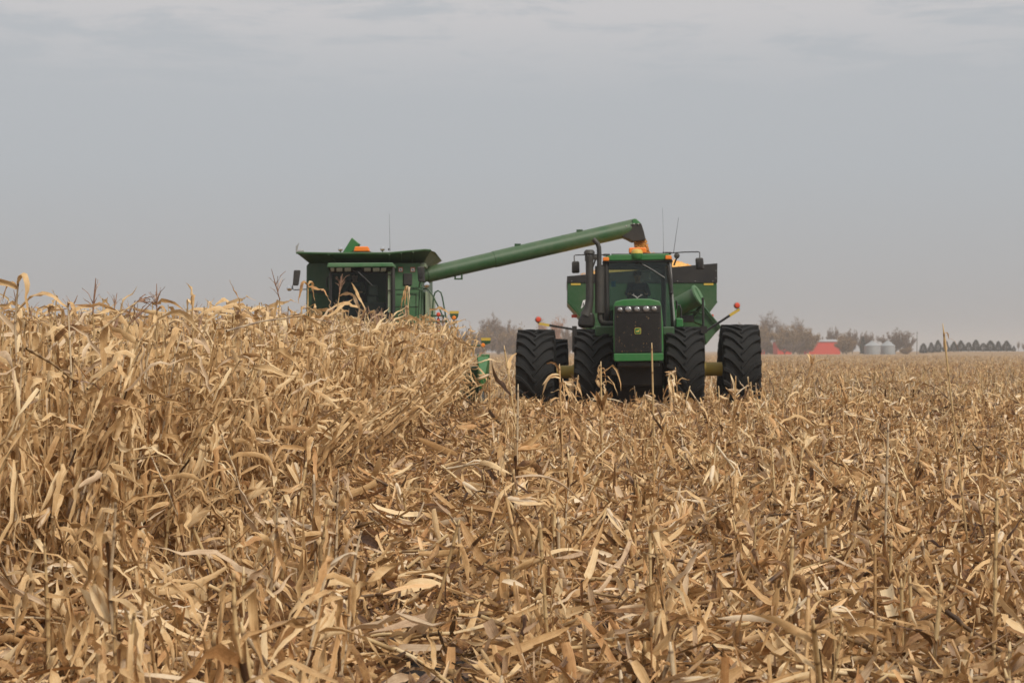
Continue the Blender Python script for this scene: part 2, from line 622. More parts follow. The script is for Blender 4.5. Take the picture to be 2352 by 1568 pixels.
def make_combine():
    cx = P(840, 0, 44).x
    base = Vector((cx, 46, gz(cx, 46)))
    t = thing('combine_harvester', base, 'green combine harvester half hidden behind the uncut corn, long auger swung right', 'combine')
    D0 = 45.4
    # grain tank body : left and right front panels and the long side
    mb = MB()
    a, b = C(218, 505, D0), C(2030, 1500, D0)
    left, right = a.x, C(1975, 0, D0).x
    ztop = C(0, 490, D0).z
    zbot = base.z + 1.3
    mb.prism([(left + .06, ztop), (left, ztop - .08), (left - .02, zbot), (right + .05, zbot), (right, ztop)], D0, D0 + 6.5)
    body = mb.build('body', M['green_deep'], t, .03)
    mb = MB()
    q0, q1 = C(1560, 492, D0 - .25), C(1962, 1420, D0 - .25)
    mb.box((q0.x, D0 - .25, q0.z), (q1.x, D0 + .3, q1.z))
    fp = mb.build('front_panel', M['green_dusty'], t, .03)
    mb = MB()      # rounded top corner pod of the panel
    q0, q1 = C(1955, 488, D0 - .25), C(2052, 560, D0 - .25)
    mb.box((q0.x, D0 - .22, q0.z), (q1.x, D0 + .6, q1.z))
    mb.build('corner_pod', M['beige_panel'], t, .04)
    # panel seams and door on the front panel
    mb = MB()
    for (x0, y0, x1, y1) in ((1600, 968, 1900, 976), (1895, 968, 1903, 1300), (1560, 1160, 1960, 1166), (1725, 890, 1731, 1180)):
        cbox(mb, x0, y0, x1, y1, D0 - .262, D0 - .24, C)
    mb.build('panel_seam', M['black'], fp)
    mb = MB()
    cbox(mb, 1703, 650, 1838, 832, D0 - .29, D0 - .2, C)
    mb.build('vent', M['black_steel'], fp, .02)
    for x in (1628, 1814):
        mb = MB()
        cbox(mb, x, 557, x + 68, 627, D0 - .268, D0 - .24, C)
        dec = mb.build('warning_decal', M['redlabel'], fp)
        mb = MB()
        cbox(mb, x + 8, 572, x + 60, 620, D0 - .273, D0 - .262, C)
        mb.build('decal_face', M['white'], fp)
        mb = MB()
        cbox(mb, x + 24, 586, x + 36, 604, D0 - .277, D0 - .27, C)
        cbox(mb, x + 36, 598, x + 48, 612, D0 - .277, D0 - .27, C)
        mb.build('pictogram', M['black'], fp)
    # dark rail line of the left panel
    mb = MB()
    cbox(mb, 240, 920, 600, 942, D0 - .05, D0 + .05, C)
    cbox(mb, 310, 940, 320, 1400, D0 - .02, D0 + .05, C)
    mb.build('panel_seam', M['black'], body)
    # dusty side panel behind the ladder
    mb = MB()
    sx = right + .06
    mb.box((sx, D0 + .9, base.z + 1.3), (sx + .05, D0 + 6.2, C1(0, 868, 46.5).z))
    mb.build('side_panel', M['beige_panel'], t, .02)
    # grain tank extension, flaring outward
    d1 = D0 - .75
    bot = [C(262, 484, D0), C(2012, 476, D0), C(2012, 476, D0 + 3.4), C(262, 484, D0 + 3.4)]
    bot = [Vector((p.x, p.y, ztop - .01)) for p in bot]
    bot[2] = Vector((bot[1].x, D0 + 3.4, bot[1].z))
    bot[3] = Vector((bot[0].x, D0 + 3.4, bot[0].z))
    tl, tr_ = C(62, 338, d1), C(2128, 300, d1)
    mid1, mid2 = C(610, 346, d1), C(1490, 342, d1)
    b1 = bot[0].lerp(bot[1], .27)
    b2 = bot[0].lerp(bot[1], .70)
    corner = C(2040, 292, d1)
    th = .035
    mb = MB()
    fr_b = [bot[0], b1, b2, bot[0].lerp(bot[1], .97), bot[1]]
    fr_t = [tl, mid1, mid2, corner, tr_]
    mb.loft(fr_b + fr_t[::-1], [p + Vector((0, th, 0)) for p in fr_b + fr_t[::-1]])
    ext = mb.build('tank_extension', M['green'], t)
    mb = MB()
    # right flap, left flap, back flap
    rt0, rt1 = C(2196, 328, d1 + .45), Vector((C(2196, 328, d1 + .45).x, D0 + 3.9, C(2196, 328, d1 + .45).z))
    ring = [bot[1], tr_, rt0, rt1, bot[2]]
    mb.loft(ring, [p - Vector((th, 0, 0)) for p in ring])
    mb.build('side_flap', M['beige_panel'], ext)
    mb = MB()
    lt1 = Vector((tl.x, D0 + 3.9, tl.z))
    ring = [bot[0], tl, lt1, bot[3]]
    mb.loft(ring, [p + Vector((th, 0, 0)) for p in ring])
    mb.build('side_flap', M['green'], ext)
    mb = MB()
    ring = [bot[3], lt1, rt1, bot[2]]
    mb.loft(ring, [p + Vector((0, th, 0)) for p in ring])
    mb.build('rear_flap', M['green'], ext)
    mb = MB()
    for fx in (.24, .70, .80, .90):
        mb = MB()
        p, q = bot[0].lerp(bot[1], fx), (tl.lerp(mid1, .9) if fx < .3 else mid2.lerp(corner, (fx - .70) / .30))
        mb.tube([p - Vector((0, .025, 0)), q - Vector((0, .02, .03))], .022, 6)
        mb.build('stiffener', M['green'], ext)
    mb = MB()
    mb.tube([tl, mid1, mid2, corner, tr_], .03, 6)
    mb.build('rim_edge', M['green'], ext)
    # fold up loading auger above the tank
    mb = MB()
    pl = [C(770, 370, 46.2), C(930, 112, 46.2), C(1045, 208, 46.2), C(1015, 240, 46.2), C(930, 330, 46.2), C(900, 380, 46.2)]
    mb.loft([(p.x, 45.9, p.z) for p in pl], [(p.x, 46.4, p.z) for p in pl])
    mb.build('loading_auger', M['green_clean'], t, .02)
    # roof beacon and lamps on the tank
    mb = MB()
    q = [C(945, 322, 44.9), C(968, 244, 44.9), C(1172, 244, 44.9), C(1198, 322, 44.9)]
    mb.prism([(p.x, p.z) for p in q], 44.75, 45.0)
    be = mb.build('beacon', M['orange'], t, .03)
    mb = MB()
    cbox(mb, 935, 318, 1205, 336, 44.72, 45.05, C)
    mb.build('beacon_base', M['black'], be)
    for x, y in ((738, 280), (1384, 275)):
        mb = MB()
        c = C(x, y, 44.8)
        dome(mb, c, .068, .10)
        lp = mb.build('work_lamp', M['chrome'], t)
        mb = MB()
        mb.tube([c + Vector((0, .04, -.06)), c + Vector((0, .04, -.16))], .012, 6)
        mb.build('lamp_bracket', M['black'], lp)
    # antennas
    mb = MB()
    mb.tube([C(1478, 300, 45), C(1482, 270, 45)], .022, 6)
    mb.tube([C(1500, 320, 45), C(1494, 60, 45), C(1488, -260, 45)], [.006, .004, .003], 5)
    mb.build('antenna', M['black_steel'], t)
    mb = MB()
    mb.tube([C(65, 340, 44.9), C(72, 240, 44.9), C(105, 185, 44.9)], [.02, .035, .008], 6)
    mb.tube([C(62, 325, 44.9), C(105, 318, 44.9), C(180, 310, 44.9)], [.012, .05, .03], 6)
    mb.build('tank_latch', M['silver'], t)
    # ---- cab
    dc = 43.9
    mb = MB()
    v = [C(528, 562, dc), C(545, 492, dc), C(1540, 486, dc), C(1556, 552, dc)]
    mb.prism([(p.x, p.z) for p in v], dc, dc + 2.0)
    roof = mb.build('cab_roof', M['green_dusty'], t, .03)
    mb = MB()
    v = [C(540, 560, dc + .05), C(1550, 552, dc + .05), C(1480, 640, dc + .3), C(590, 645, dc + .3)]
    mb.loft(v, [p + Vector((0, .5, 0)) for p in v])
    lb = mb.build('light_bar', M['black'], roof)
    for (x0, x1) in ((582, 642), (676, 766), (802, 900), (1100, 1200), (1236, 1336), (1362, 1442)):
        mb = MB()
        sk = 12 if x0 < 650 else (-12 if x0 > 1340 else 0)
        v = [C(x0, 570, dc + .05), C(x1, 568, dc + .05), C(x1 - (10 if sk < 0 else 0), 622, dc + .22), C(x0 + sk, 624, dc + .22)]
        mb.loft(v, [p + Vector((0, .10, 0)) for p in v])
        mb.build('cab_headlight', M['lamp_white'], roof, .01)
    mb = MB()
    el_ = [C(1000 + 78 * math.cos(a), 598 + 28 * math.sin(a), dc + .12) for a in np.linspace(0, 2 * math.pi, 20)]
    mb.tube(el_, .012, 6, False)
    mb.build('emblem_ring', M['black_steel'], roof)
    # cab cell: floor, rear wall with a window, pillars, glass
    xl, xr = C(590, 0, dc + .3).x, C(1462, 0, dc + .3).x
    zt, zb = C(0, 640, dc + .3).z, C(0, 1300, dc + .3).z
    mb = MB()
    for x in (xl, xr):
        mb.tube([(x, dc + .32, zb), (x, dc + .32, zt)], .045, 8)
        mb.tube([(x, dc + 1.75, zb), (x, dc + 1.75, zt)], .05, 8)
    mb.box((xl, dc + .3, zb - .12), (xr, dc + 1.8, zb))
    cabf = mb.build('cab_frame', M['black'], t)
    mb = MB()
    mb.box((xl - .02, dc + 1.76, zb), (xr + .02, dc + 1.84, C(0, 850, dc + 1.8).z))
    mb.box((xl - .02, dc + 1.76, C(0, 700, dc + 1.8).z), (xr + .02, dc + 1.84, zt + .1))
    mb.box((xl - .02, dc + 1.76, zb), (C(800, 0, dc + 1.8).x, dc + 1.84, zt + .1))
    mb.box((C(1400, 0, dc + 1.8).x, dc + 1.76, zb), (xr + .02, dc + 1.84, zt + .1))
    mb.build('rear_wall', M['interior'], cabf)
    mb = MB()
    mb.box((C(780, 0, dc + 1.9).x, dc + 1.9, C(0, 870, dc + 1.9).z), (C(1420, 0, dc + 1.9).x, dc + 1.95, C(0, 680, dc + 1.9).z))
    mb.build('tank_window', M['green_dusty'], cabf)
    mb = MB()   # slightly curved windshield
    n = 10
    fr = []
    for i in range(n + 1):
        u = i / n
        x = xl + (xr - xl) * u
        fr.append((x, dc + .3 - .16 * math.sin(math.pi * u)))
    for i in range(n):
        (xa, ya), (xb, yb) = fr[i], fr[i + 1]
        mb.add([(xa, ya, zb), (xb, yb, zb), (xb, yb, zt), (xa, ya, zt)], [(0, 1, 2, 3)])
    mb.build('windshield', M['glass_dark'], t)
    for x, nm in ((xl - .03, 'side_window'), (xr + .03, 'side_window')):
        mb = MB()
        mb.box((x - .006, dc + .36, zb), (x + .006, dc + 1.7, zt))
        mb.build(nm, M['glass_dark'], t)
    mb = MB()
    q0, q1 = C(1466, 575, dc + .25), C(1510, 1250, dc + .25)
    mb.box((q0.x, dc + .25, q0.z), (q1.x, dc + .33, q1.z))
    mb.build('door_post', M['beige_panel'], t, .01)
    mb = MB()
    mb.tube([C(1545, 560, dc + .2), C(1550, 900, dc + .2), C(1552, 1300, dc + .2)], .05, 8)
    mb.tube([C(1470, 668, dc + .2), C(1520, 680, dc + .2), C(1545, 740, dc + .2)], .018, 6)
    mb.tube([C(1470, 915, dc + .2), C(1545, 905, dc + .2)], .018, 6)
    mb.build('grab_post', M['black_steel'], t)
    mb = MB()
    mb.tube([C(530, 870, dc + .6), C(532, 730, dc + .6), C(560, 700, dc + .6), C(590, 705, dc + .6), C(592, 880, dc + .6)], .022, 7)
    mb.build('grab_rail', M['black'], t)
    mb = MB()
    mb.tube([C(1015, 635, dc + .08), C(1130, 740, dc + .12), C(1235, 845, dc + .16)], .014, 5)
    mb.build('wiper', M['black'], t)
    # seat, wheel, console
    sxm = C(970, 0, dc + 1.2).x
    zs = C(0, 1120, dc + 1.2).z
    mb = MB()
    mb.box((sxm - .27, dc + .85, zs - .15), (sxm + .27, dc + 1.4, zs))
    mb.box((sxm - .26, dc + 1.38, zs - .05), (sxm + .26, dc + 1.55, zs + .70))
    mb.build('seat', M['seat'], t, .05)
    mb = MB()
    st = Vector((sxm, dc + .62, zs + .28))
    mb.tube([st + Vector((.2 * math.cos(a), -.07 * math.sin(a), .19 * math.sin(a))) for a in np.linspace(0, 2 * math.pi, 18)], .016, 6, False)
    mb.tube([st, (sxm, dc + .45, zb)], .04, 8)
    mb.tube([st + Vector((-.2, 0, 0)), st + Vector((.2, 0, 0))], .014, 6)
    mb.build('steering_wheel', M['black'], t)
    mb = MB()
    mb.box((sxm + .38, dc + .5, zb), (sxm + .62, dc + 1.4, zs + .2))
    mb.box((sxm + .42, dc + .45, zs + .2), (sxm + .66, dc + .52, zs + .48))
    mb.build('console', M['interior'], t, .03)
    mb = MB()
    mb.box((xl + .05, dc + .40, zb), (xr - .05, dc + .48, zs + .02))
    mb.build('dash_panel', M['seat'], t, .02)
    # mirrors and side lamps
    mb = MB()
    v = [C(22, 600, 44.2), C(125, 600, 44.2), C(92, 838, 44.2), C(4, 836, 44.2)]
    mb.loft(v, [p + Vector((0, .10, 0)) for p in v])
    mr = mb.build('mirror', M['black_steel'], t, .03)
    mb = MB()
    mb.tube([C(8, 830, 44.3), C(6, 890, 44.3), C(28, 905, 44.3), C(240, 893, 45.2)], .014, 6)
    mb.build('mirror_arm', M['black_steel'], mr)
    mb = MB()
    v = [C(1915, 548, 44.2), C(2022, 545, 44.2), C(2036, 790, 44.2), C(1930, 775, 44.2)]
    mb.loft(v, [p + Vector((0, .10, 0)) for p in v])
    mr = mb.build('mirror', M['black_steel'], t, .03)
    mb = MB()
    mb.box(tuple(C(1955, 640, 44.19)), tuple(C(1995, 710, 44.16)))
    mb.tube([C(1960, 780, 44.3), C(1945, 860, 44.6)], .016, 6)
    mb.build('mirror_arm', M['black'], mr)
    for c, r in ((C1(126, 835, 44.2), .075), (C(2062, 826, 44.2), .08)):
        mb = MB()
        dome(mb, c, r, .12)
        mb.build('side_lamp', M['chrome'], t)
    # platform rails
    mb = MB()
    mb.tube([C(1560, 905, 44.5), C(1900, 890, 44.5), C(1965, 900, 44.5), C(2000, 950, 44.5)], .02, 7)
    mb.tube([C(1800, 870, 45), C(1960, 866, 45), C(2010, 880, 45)], .016, 7)
    for x in (1945, 1985):
        mb.tube([C(x + 10, 900, 44.5), C(x - 8, 1300, 44.5)], .022, 7)
    mb.build('platform_rail', M['green_deep'], t)
    mb = MB()
    mb.tube([C1(p[0], p[1], 44.3) for p in ((1560, 842), (1595, 838), (1622, 850), (1660, 905), (1740, 1060), (1822, 1245))], .02, 8)
    mb.tube([C1(p[0], p[1], 44.3) for p in ((1655, 1200), (1665, 1040), (1674, 930), (1690, 880), (1722, 860), (1752, 880), (1768, 930), (1795, 1080), (1822, 1245))], .02, 8)
    mb.build('ladder_rail', M['green_deep'], t)
    mb = MB()
    for i in range(5):
        p = C1(1690 + i * 26, 1130 + i * 60, 44.2)
        mb.box((p.x - .2, 44.1, p.z - .02), (p.x + .25, 44.35, p.z + .02))
    mb.build('ladder', M['green_deep'], t)
    # fire extinguisher
    mb = MB()
    c = C1(1725, 1180, 44.2)
    mb.lathe([(.001, -.30), (.05, -.29), (.052, 0), (.03, .06), (.012, .08), (.012, .11), (.001, .11)], c, 'Z', 14)
    ex = mb.build('fire_extinguisher', M['red'], t)
    mb = MB()
    mb.lathe([(.056, -.26), (.056, -.10)], c, 'Z', 14)
    mb.build('extinguisher_label', M['white'], ex)
    mb = MB()
    mb.tube([c + Vector((0, 0, .10)), c + Vector((-.06, 0, .13)), c + Vector((.07, 0, .14))], .014, 6)
    mb.build('extinguisher_valve', M['black'], ex)
    # unloading auger
    A, B = P(968, 634, 47.0), P(1461, 521, 48.4)
    ax = (B - A).normalized()
    mb = MB()
    mb.tube([A, A.lerp(B, .33), A.lerp(B, .331), B], [.225, .228, .240, .245], 22)
    au = mb.build('unloading_auger', M['green'], t)
    for u in (.03, .66):
        mb = MB()
        q = A.lerp(B, u)
        mb.tube([q - ax * .02, q + ax * .02], .246, 22)
        mb.build('auger_band', M['green'], au)
    up = ax.cross(Vector((0, 1, 0))).normalized()
    if up.z < 0:
        up = -up
    for u in (.45, .74):
        q = A.lerp(B, u) + up * .24
        mb = MB()
        mb.box((q.x - .09, q.y - .06, q.z - .03), (q.x + .09, q.y + .06, q.z + .05))
        mb.build('auger_lug', M['green_deep'], au)
    mb = MB()
    q = C1(1945, 705, 47.2)
    mb.box((q.x - .13, q.y - .05, q.z - .06), (q.x - .08, q.y + .05, q.z + .08))
    mb.box((q.x + .06, q.y - .05, q.z - .06), (q.x + .11, q.y + .05, q.z + .08))
    mb.box((q.x - .13, q.y - .05, q.z - .10), (q.x + .11, q.y + .05, q.z - .06))
    mb.build('auger_bracket', M['green_deep'], au)
    mb = MB()     # mitred end hood
    pts = [(1452, 503.5), (1461, 501.5), (1472, 512), (1474, 520), (1452, 530)]
    ring = [P(x, y, 48.15) for x, y in pts]
    mb.loft(ring, [Vector((p.x, 48.65, p.z)) for p in ring])
    mb.build('auger_end', M['green_clean'], au, .03)
    mb = MB()     # rubber spout, tapering down
    top = [(1417, 522), (1457, 513), (1473, 512)]
    bot_ = [(1422, 541), (1453.5, 555), (1484, 551.5)]
    pts = [(1417, 522), (1457, 513), (1473, 512.5), (1479, 531), (1484, 551.5), (1453.5, 555), (1440, 548), (1422, 541)]
    f_ = [P(x, y, 48.12) for x, y in pts]
    k_ = [Vector((p.x, 48.70, p.z)) for p in f_]
    mb.loft(f_, k_)
    sp = mb.build('spout', M['spout'], au, .03)
    mb = MB()
    for x, y in ((1420, 523), (1438, 519), (1456, 514.5), (1466, 514.5)):
        p = P(x, y, 48.10)
        mb.ball(p, .025, n=8, m=5)
    mb.build('bolt', M['silver'], sp)
    # wheels behind the header
    bl = make_tyre(.92, .75, .42, 18)
    w1 = None
    for x, y in ((cx - 1.55, 46.2), (cx + 1.55, 46.2), (cx - 1.5, 50.6), (cx + 1.5, 50.6)):
        w1n = place_wheel(t, bl, (x, y, gz(x, y) + .91), (M['rubber'], M['yellow']), w1)
        w1 = w1 or w1n
    mb = MB()
    mb.box((cx - .55, 42.6, base.z + .75), (cx + .55, 45.6, base.z + 1.5))
    mb.build('feeder_house', M['green_deep'], t, .04)
    # corn head: back frame, auger trough, snouts
    hx1 = P(1117, 0, 41.4).x - .08
    hx0 = 2 * cx - hx1
    hz = gz(cx, 41.5)
    mb = MB()
    mb.box((hx0, 42.3, hz + .35), (hx1, 42.55, hz + 1.15))
    mb.box((hx0, 41.6, hz + .25), (hx1, 42.4, hz + .4))
    hd = mb.build('corn_head', M['green_deep'], t, .03)
    npt = 9
    for i in range(npt):
        x = hx0 + (hx1 - hx0) * i / (npt - 1)
        mb = MB()
        endp = i in (0, npt - 1)
        zt_ = hz + (1.42 if endp else .85)
        wd = .16 if endp else .26
        mb.loft([(x - wd, 42.3, hz + .35), (x + wd, 42.3, hz + .35), (x + wd * .95, 42.3, zt_), (x - wd * .95, 42.3, zt_)],
                [(x - wd * .9, 41.2, hz + .22), (x + wd * .9, 41.2, hz + .22), (x + wd * .8, 41.2, hz + (1.36 if endp else .72)), (x - wd * .8, 41.2, hz + (1.36 if endp else .72))])
        if endp:
            mb = MB()
            mb.loft([(x - wd * .8, 42.3, hz + .82), (x + wd * .8, 42.3, hz + .82), (x + wd, 42.3, hz + 1.46), (x - wd, 42.3, hz + 1.46)],
                    [(x - wd * .8, 41.2, hz + .78), (x + wd * .8, 41.2, hz + .78), (x + wd * .95, 41.2, hz + 1.46), (x - wd * .95, 41.2, hz + 1.46)])
            mb.loft([(x - wd * .8, 41.2, hz + .78), (x + wd * .8, 41.2, hz + .78), (x + wd * .9, 41.2, hz + 1.42), (x - wd * .9, 41.2, hz + 1.42)],
                    [(x - .07, 40.5, hz + .62), (x + .07, 40.5, hz + .62), (x + .05, 40.5, hz + .90), (x - .05, 40.5, hz + .90)])
            lw_ = MB()
            lw_.loft([(x - wd * .7, 42.2, hz + .2), (x + wd * .7, 42.2, hz + .2), (x + wd * .7, 42.2, hz + .80), (x - wd * .7, 42.2, hz + .80)],
                     [(x - wd * .5, 40.9, hz + .12), (x + wd * .5, 40.9, hz + .12), (x + wd * .5, 40.9, hz + .68), (x - wd * .5, 40.9, hz + .68)])
            lw_.build('divider_skirt', M['black_steel'], hd, .02)
            lw_ = MB()
            lw_.box((x - .10, 40.6, hz + .55), (x + .10, 40.95, hz + .63))
            lw_.build('skid', M['beige_panel'], hd, .02)
        sn = mb.build('row_divider', M['green_clean'], hd, .02)
        mb = MB()
        mb.loft([(x - wd * .75, 40.35 if endp else 41.2, hz + .2), (x + wd * .75, 40.35 if endp else 41.2, hz + .2), (x + wd * .3, 40.35 if endp else 41.2, hz + .56), (x - wd * .3, 40.35 if endp else 41.2, hz + .56)],
                [(x - .02, 39.7, hz + .05), (x + .02, 39.7, hz + .05), (x + .015, 39.7, hz + .12), (x - .015, 39.7, hz + .12)])
        mb.build('divider_tip', M['black_steel'], hd, .02)
    # warning plates with lamps on the header and platform
    for lo, hi, lamp, post, d in (
            ([(1032.8, 720), (1053.6, 720), (1052, 728), (1047.5, 734), (1039, 734), (1034.4, 728)],
             [(1032.4, 714), (1054, 714), (1053.6, 720), (1032.8, 720)], (1042.7, 729.8), [(1042.7, 733), (1042.4, 800)], 43.4),
            ([(1105.5, 782), (1126.8, 782), (1126.2, 788.2), (1116, 791), (1105.6, 788)],
             [(1105, 775.6), (1127.2, 775.6), (1126.8, 782), (1105.5, 782)], (1109.3, 792.8), [(1109, 793), (1085, 793.4), (1060, 793)], 42.2)):
        mb = MB()
        r_ = [P(x, y, d) for x, y in lo]
        mb.loft(r_, [p + Vector((0, .02, 0)) for p in r_])
        pl = mb.build('marker_plate', M['green_deep'], t)
        mb = MB()
        r_ = [P(x, y, d) for x, y in hi]
        mb.loft(r_, [p + Vector((0, .02, 0)) for p in r_])
        mb.build('yellow_band', M['yellow'], pl)
        mb = MB()
        c = P(lamp[0], lamp[1], d - .06)
        mb.lathe([(.001, -.05), (.04, -.045), (.056, -.02), (.056, .03), (.001, .04)], c, 'Y', 16)
        mb.build('marker_lamp', M['orange'], t)
        mb = MB()
        mb.tube([P(x, y, d) for x, y in post], .02, 7)
        mb.build('marker_post', M['green_deep'], t)
    mb = MB()
    c = P(1007, 722, 43.8)
    mb.lathe([(.001, -.05), (.04, -.045), (.056, -.02), (.056, .03), (.001, .04)], c, 'Y', 16)
    mb.build('tail_lamp', M['red'], t)
    return t, Vector((sxm, dc + 1.12, zs)), st


combine, comb_seat, comb_wheel = make_combine()


# ------------------------------------------------------------------ tractor
def Z(x, y, d):
    return P(1174.7 + x * .29965, 469.9 + y * .29965, d)


def zbox(mb, x0, y0, x1, y1, d0, d1):
    return cbox(mb, x0, y0, x1, y1, d0, d1, Z)


def make_tractor():
    cx = P(1466, 0, 38).x
    base = Vector((cx, 39.5, gz(cx, 39.5)))
    t = thing('tractor', base, 'green articulated tractor on eight big dual tyres, facing the camera with its driver aboard', 'tractor')
    dg = 36.3
    # hood: rounded cross-section swept back
    def hood_ring(d, inset, drop):
        pts = [(785, 1135), (781, 900), (784, 770), (796, 742), (860, 726), (963, 719), (1070, 722), (1138, 738), (1150, 770), (1163, 900), (1167, 1135)]
        return [Z(x, y, dg).xz for x, y in pts], d
    ring, _ = hood_ring(dg, 0, 0)
    mb = MB()
    a = [Vector((p[0], dg + .05, p[1])) for p in ring]
    cxm = (ring[0][0] + ring[-1][0]) / 2
    b = [Vector(((p[0] - cxm) * .97 + cxm, 38.95, p[1] + .02)) for p in ring]
    mb.loft(a, b)
    hood = mb.build('hood', M['green_clean'], t, .025)
    # grille recess surround + bars
    mb = MB()
    v = [Z(790, 776, dg + .02), Z(1146, 770, dg + .02), Z(1150, 900, dg + .02), Z(1153, 1133, dg + .02), Z(792, 1138, dg + .02), Z(788, 900, dg + .02)]
    mb.loft(v, [p + Vector((0, .12, 0)) for p in v])
    gr = mb.build('grille', M['black'], t, .015)
    mb = MB()
    for i in range(44):
        u = (i + .5) / 44
        x = 806 + (1138 - 806) * u
        zbox(mb, x - 2.2, 836, x + 2.2, 1128, dg - .005, dg + .04)
    mb.build('grille_bars', M['black'], gr)
    mb = MB()
    v = [Z(800, 782, dg), Z(1140, 776, dg), Z(1142, 828, dg), Z(800, 832, dg)]
    mb.loft(v, [p + Vector((0, .06, 0)) for p in v])
    mb.build('lamp_panel', M['black'], gr, .01)
    for x, y, rx, bright in ((833, 804, 20, 1), (896, 802, 26, 0), (963, 801, 23, 0), (1033, 799, 26, 0), (1095, 797, 22, 1)):
        mb = MB()
        c = Z(x, y, dg - .02)
        r = rx * .29965 / (F / dg)
        mb.ball((c.x, c.y, c.z), r, .022, r * .82, 18, 8)
        mb.build('headlight', M['lens'], gr)
    mb = MB()
    for _ in range(45):
        u_, v_ = random.uniform(800, 1140), 1125 - 290 * random.random() ** 2.2
        c = Z(u_, v_, dg - .012)
        a_, l_ = random.uniform(0, 3.1), random.uniform(.004, .016)
        dx_, dz_ = math.cos(a_) * l_, math.sin(a_) * l_
        mb.add([c + Vector((-dx_, 0, -dz_)), c + Vector((dz_ * .4, -.004, -dx_ * .4)), c + Vector((dx_, 0, dz_)), c + Vector((-dz_ * .4, .004, dx_ * .4))], [(0, 1, 2, 3)])
    ch = mb.build('chaff', M['chaff'], gr)
    ch['kind'] = 'stuff'
    # emblem: yellow bordered green badge with a leaping deer
    def badge_ring(hw_, y, cy=0.0):
        return [(c0.x + hw_ * sgnpow(math.cos(a)), y, c0.z + hw_ * sgnpow(math.sin(a))) for a in np.linspace(0, 2 * math.pi, 25)[:-1]]
    def sgnpow(q):
        return math.copysign(abs(q) ** .45, q)
    c0 = Z(968, 968, dg - .01)
    mb = MB()
    mb.loft(badge_ring(.072, dg - .03), badge_ring(.072, dg))
    bd = mb.build('badge', M['yellow'], gr)
    mb = MB()
    mb.loft(badge_ring(.062, dg - .036), badge_ring(.062, dg - .02))
    mb.build('badge_field', M['green_clean'], gr)
    mb = MB()
    deer = [(-.048, -.002), (-.03, .006), (-.005, .008), (.014, .016), (.022, .030), (.018, .042), (.024, .034), (.030, .046), (.030, .032), (.042, .028), (.046, .022),
            (.034, .018), (.028, .004), (.022, -.006), (.036, -.012), (.044, -.024), (.036, -.018), (.018, -.016), (-.004, -.012), (-.016, -.014), (-.026, -.026), (-.042, -.030),
            (-.028, -.020), (-.026, -.008), (-.040, -.008)]
    mb.loft([(c0.x + x, dg - .043, c0.z + z - .004) for x, z in deer], [(c0.x + x, dg - .03, c0.z + z - .004) for x, z in deer])
    mb.build('badge_deer', M['yellow'], gr, smooth=False)
    # front bumper panel and belly
    mb = MB()
    pts = [(783, 1140), (1166, 1137), (1167, 1180), (1160, 1196), (796, 1202), (784, 1188)]
    q = [Z(x, y, dg - .05) for x, y in pts]
    mb.loft(q, [p + Vector((0, .5, 0)) for p in q])
    mb.build('front_panel', M['green_clean'], t, .02)
    mb = MB()
    zbox(mb, 815, 1200, 1140, 1245, dg + .1, 39)
    zbox(mb, 786, 1230, 1162, 1520, 38.5, 39.6)
    zbox(mb, 760, 1255, 830, 1310, dg + .2, dg + .5)
    mb.build('chassis', M['black'], t, .03)  # belly coloured black to stand in for the shade under the hood overhang
    mb = MB()
    ax = P(1466, 855, 38)
    mb.box((ax.x - .55, 37.6, ax.z - .32), (ax.x + .55, 38.4, ax.z + .25))
    axl = mb.build('axle_housing', M['black'], t, .05)  # shade under the hood put into its black colour too
    mb = MB()
    zbox(mb, 640, 930, 800, 1010, 37.5, 38.3)
    mb.build('fender_deck', M['green_deep'], t, .03)
    mb = MB()
    zbox(mb, 1160, 935, 1250, 1000, 37.5, 38.3)
    mb.build('fender_deck', M['green_deep'], t, .03)
    # antler ornament
    mb = MB()
    c = Z(965, 716, dg + .15)
    for s in (-1, 1):
        mb.tube([c, c + Vector((s * .03, 0, .03)), c + Vector((s * .075, 0, .055)), c + Vector((s * .085, 0, .10))], [.010, .010, .008, .004], 6)
        mb.tube([c + Vector((s * .075, 0, .055)), c + Vector((s * .12, 0, .075))], [.008, .003], 6)
    mb.tube([c - Vector((0, 0, .09)), c], .008, 6)
    mb.build('hood_ornament', M['silver'], hood)
    # ---- cab
    dc = 38.95
    xl, xr = Z(722, 0, dc).x, Z(1228, 0, dc).x
    zt, zb = Z(0, 432, dc).z, Z(0, 940, dc).z
    mb = MB()
    v = [Z(700, 432, dc - .15), Z(704, 402, dc - .15), Z(770, 384, dc - .15), Z(1200, 374, dc - .15), Z(1228, 388, dc - .15), Z(1232, 422, dc - .15)]
    mb.loft(v, [p + Vector((0, 2.0, .03)) for p in v])
    roof = mb.build('cab_roof', M['green_clean'], t, .025)
    mb = MB()
    v = [Z(696, 446, dc - .12), Z(700, 430, dc - .12), Z(1232, 420, dc - .12), Z(1240, 436, dc - .12)]
    mb.loft(v, [p + Vector((0, 1.95, 0)) for p in v])
    mb.build('roof_liner', M['black'], roof, .01)
    mb = MB()
    zbox(mb, 765, 376, 905, 384, dc + .1, dc + 1.5)
    zbox(mb, 905, 370, 1205, 380, dc + .1, dc + 1.5)
    mb.build('roof_cap', M['black'], roof, .01)
    for (x0, y0, x1, y1) in ((700, 403, 748, 432), (1180, 389, 1228, 420)):
        mb = MB()
        zbox(mb, x0, y0, x1, y1, dc - .20, dc - .05)
        mb.build('marker_lamp', M['orange'], roof, .02)
    mb = MB()
    zbox(mb, 900, 328, 1036, 374, dc + .35, dc + .65)
    mb.build('beacon', M['orange'], roof, .035)
    c = Z(962, 376, dc - .1)
    mb = MB()
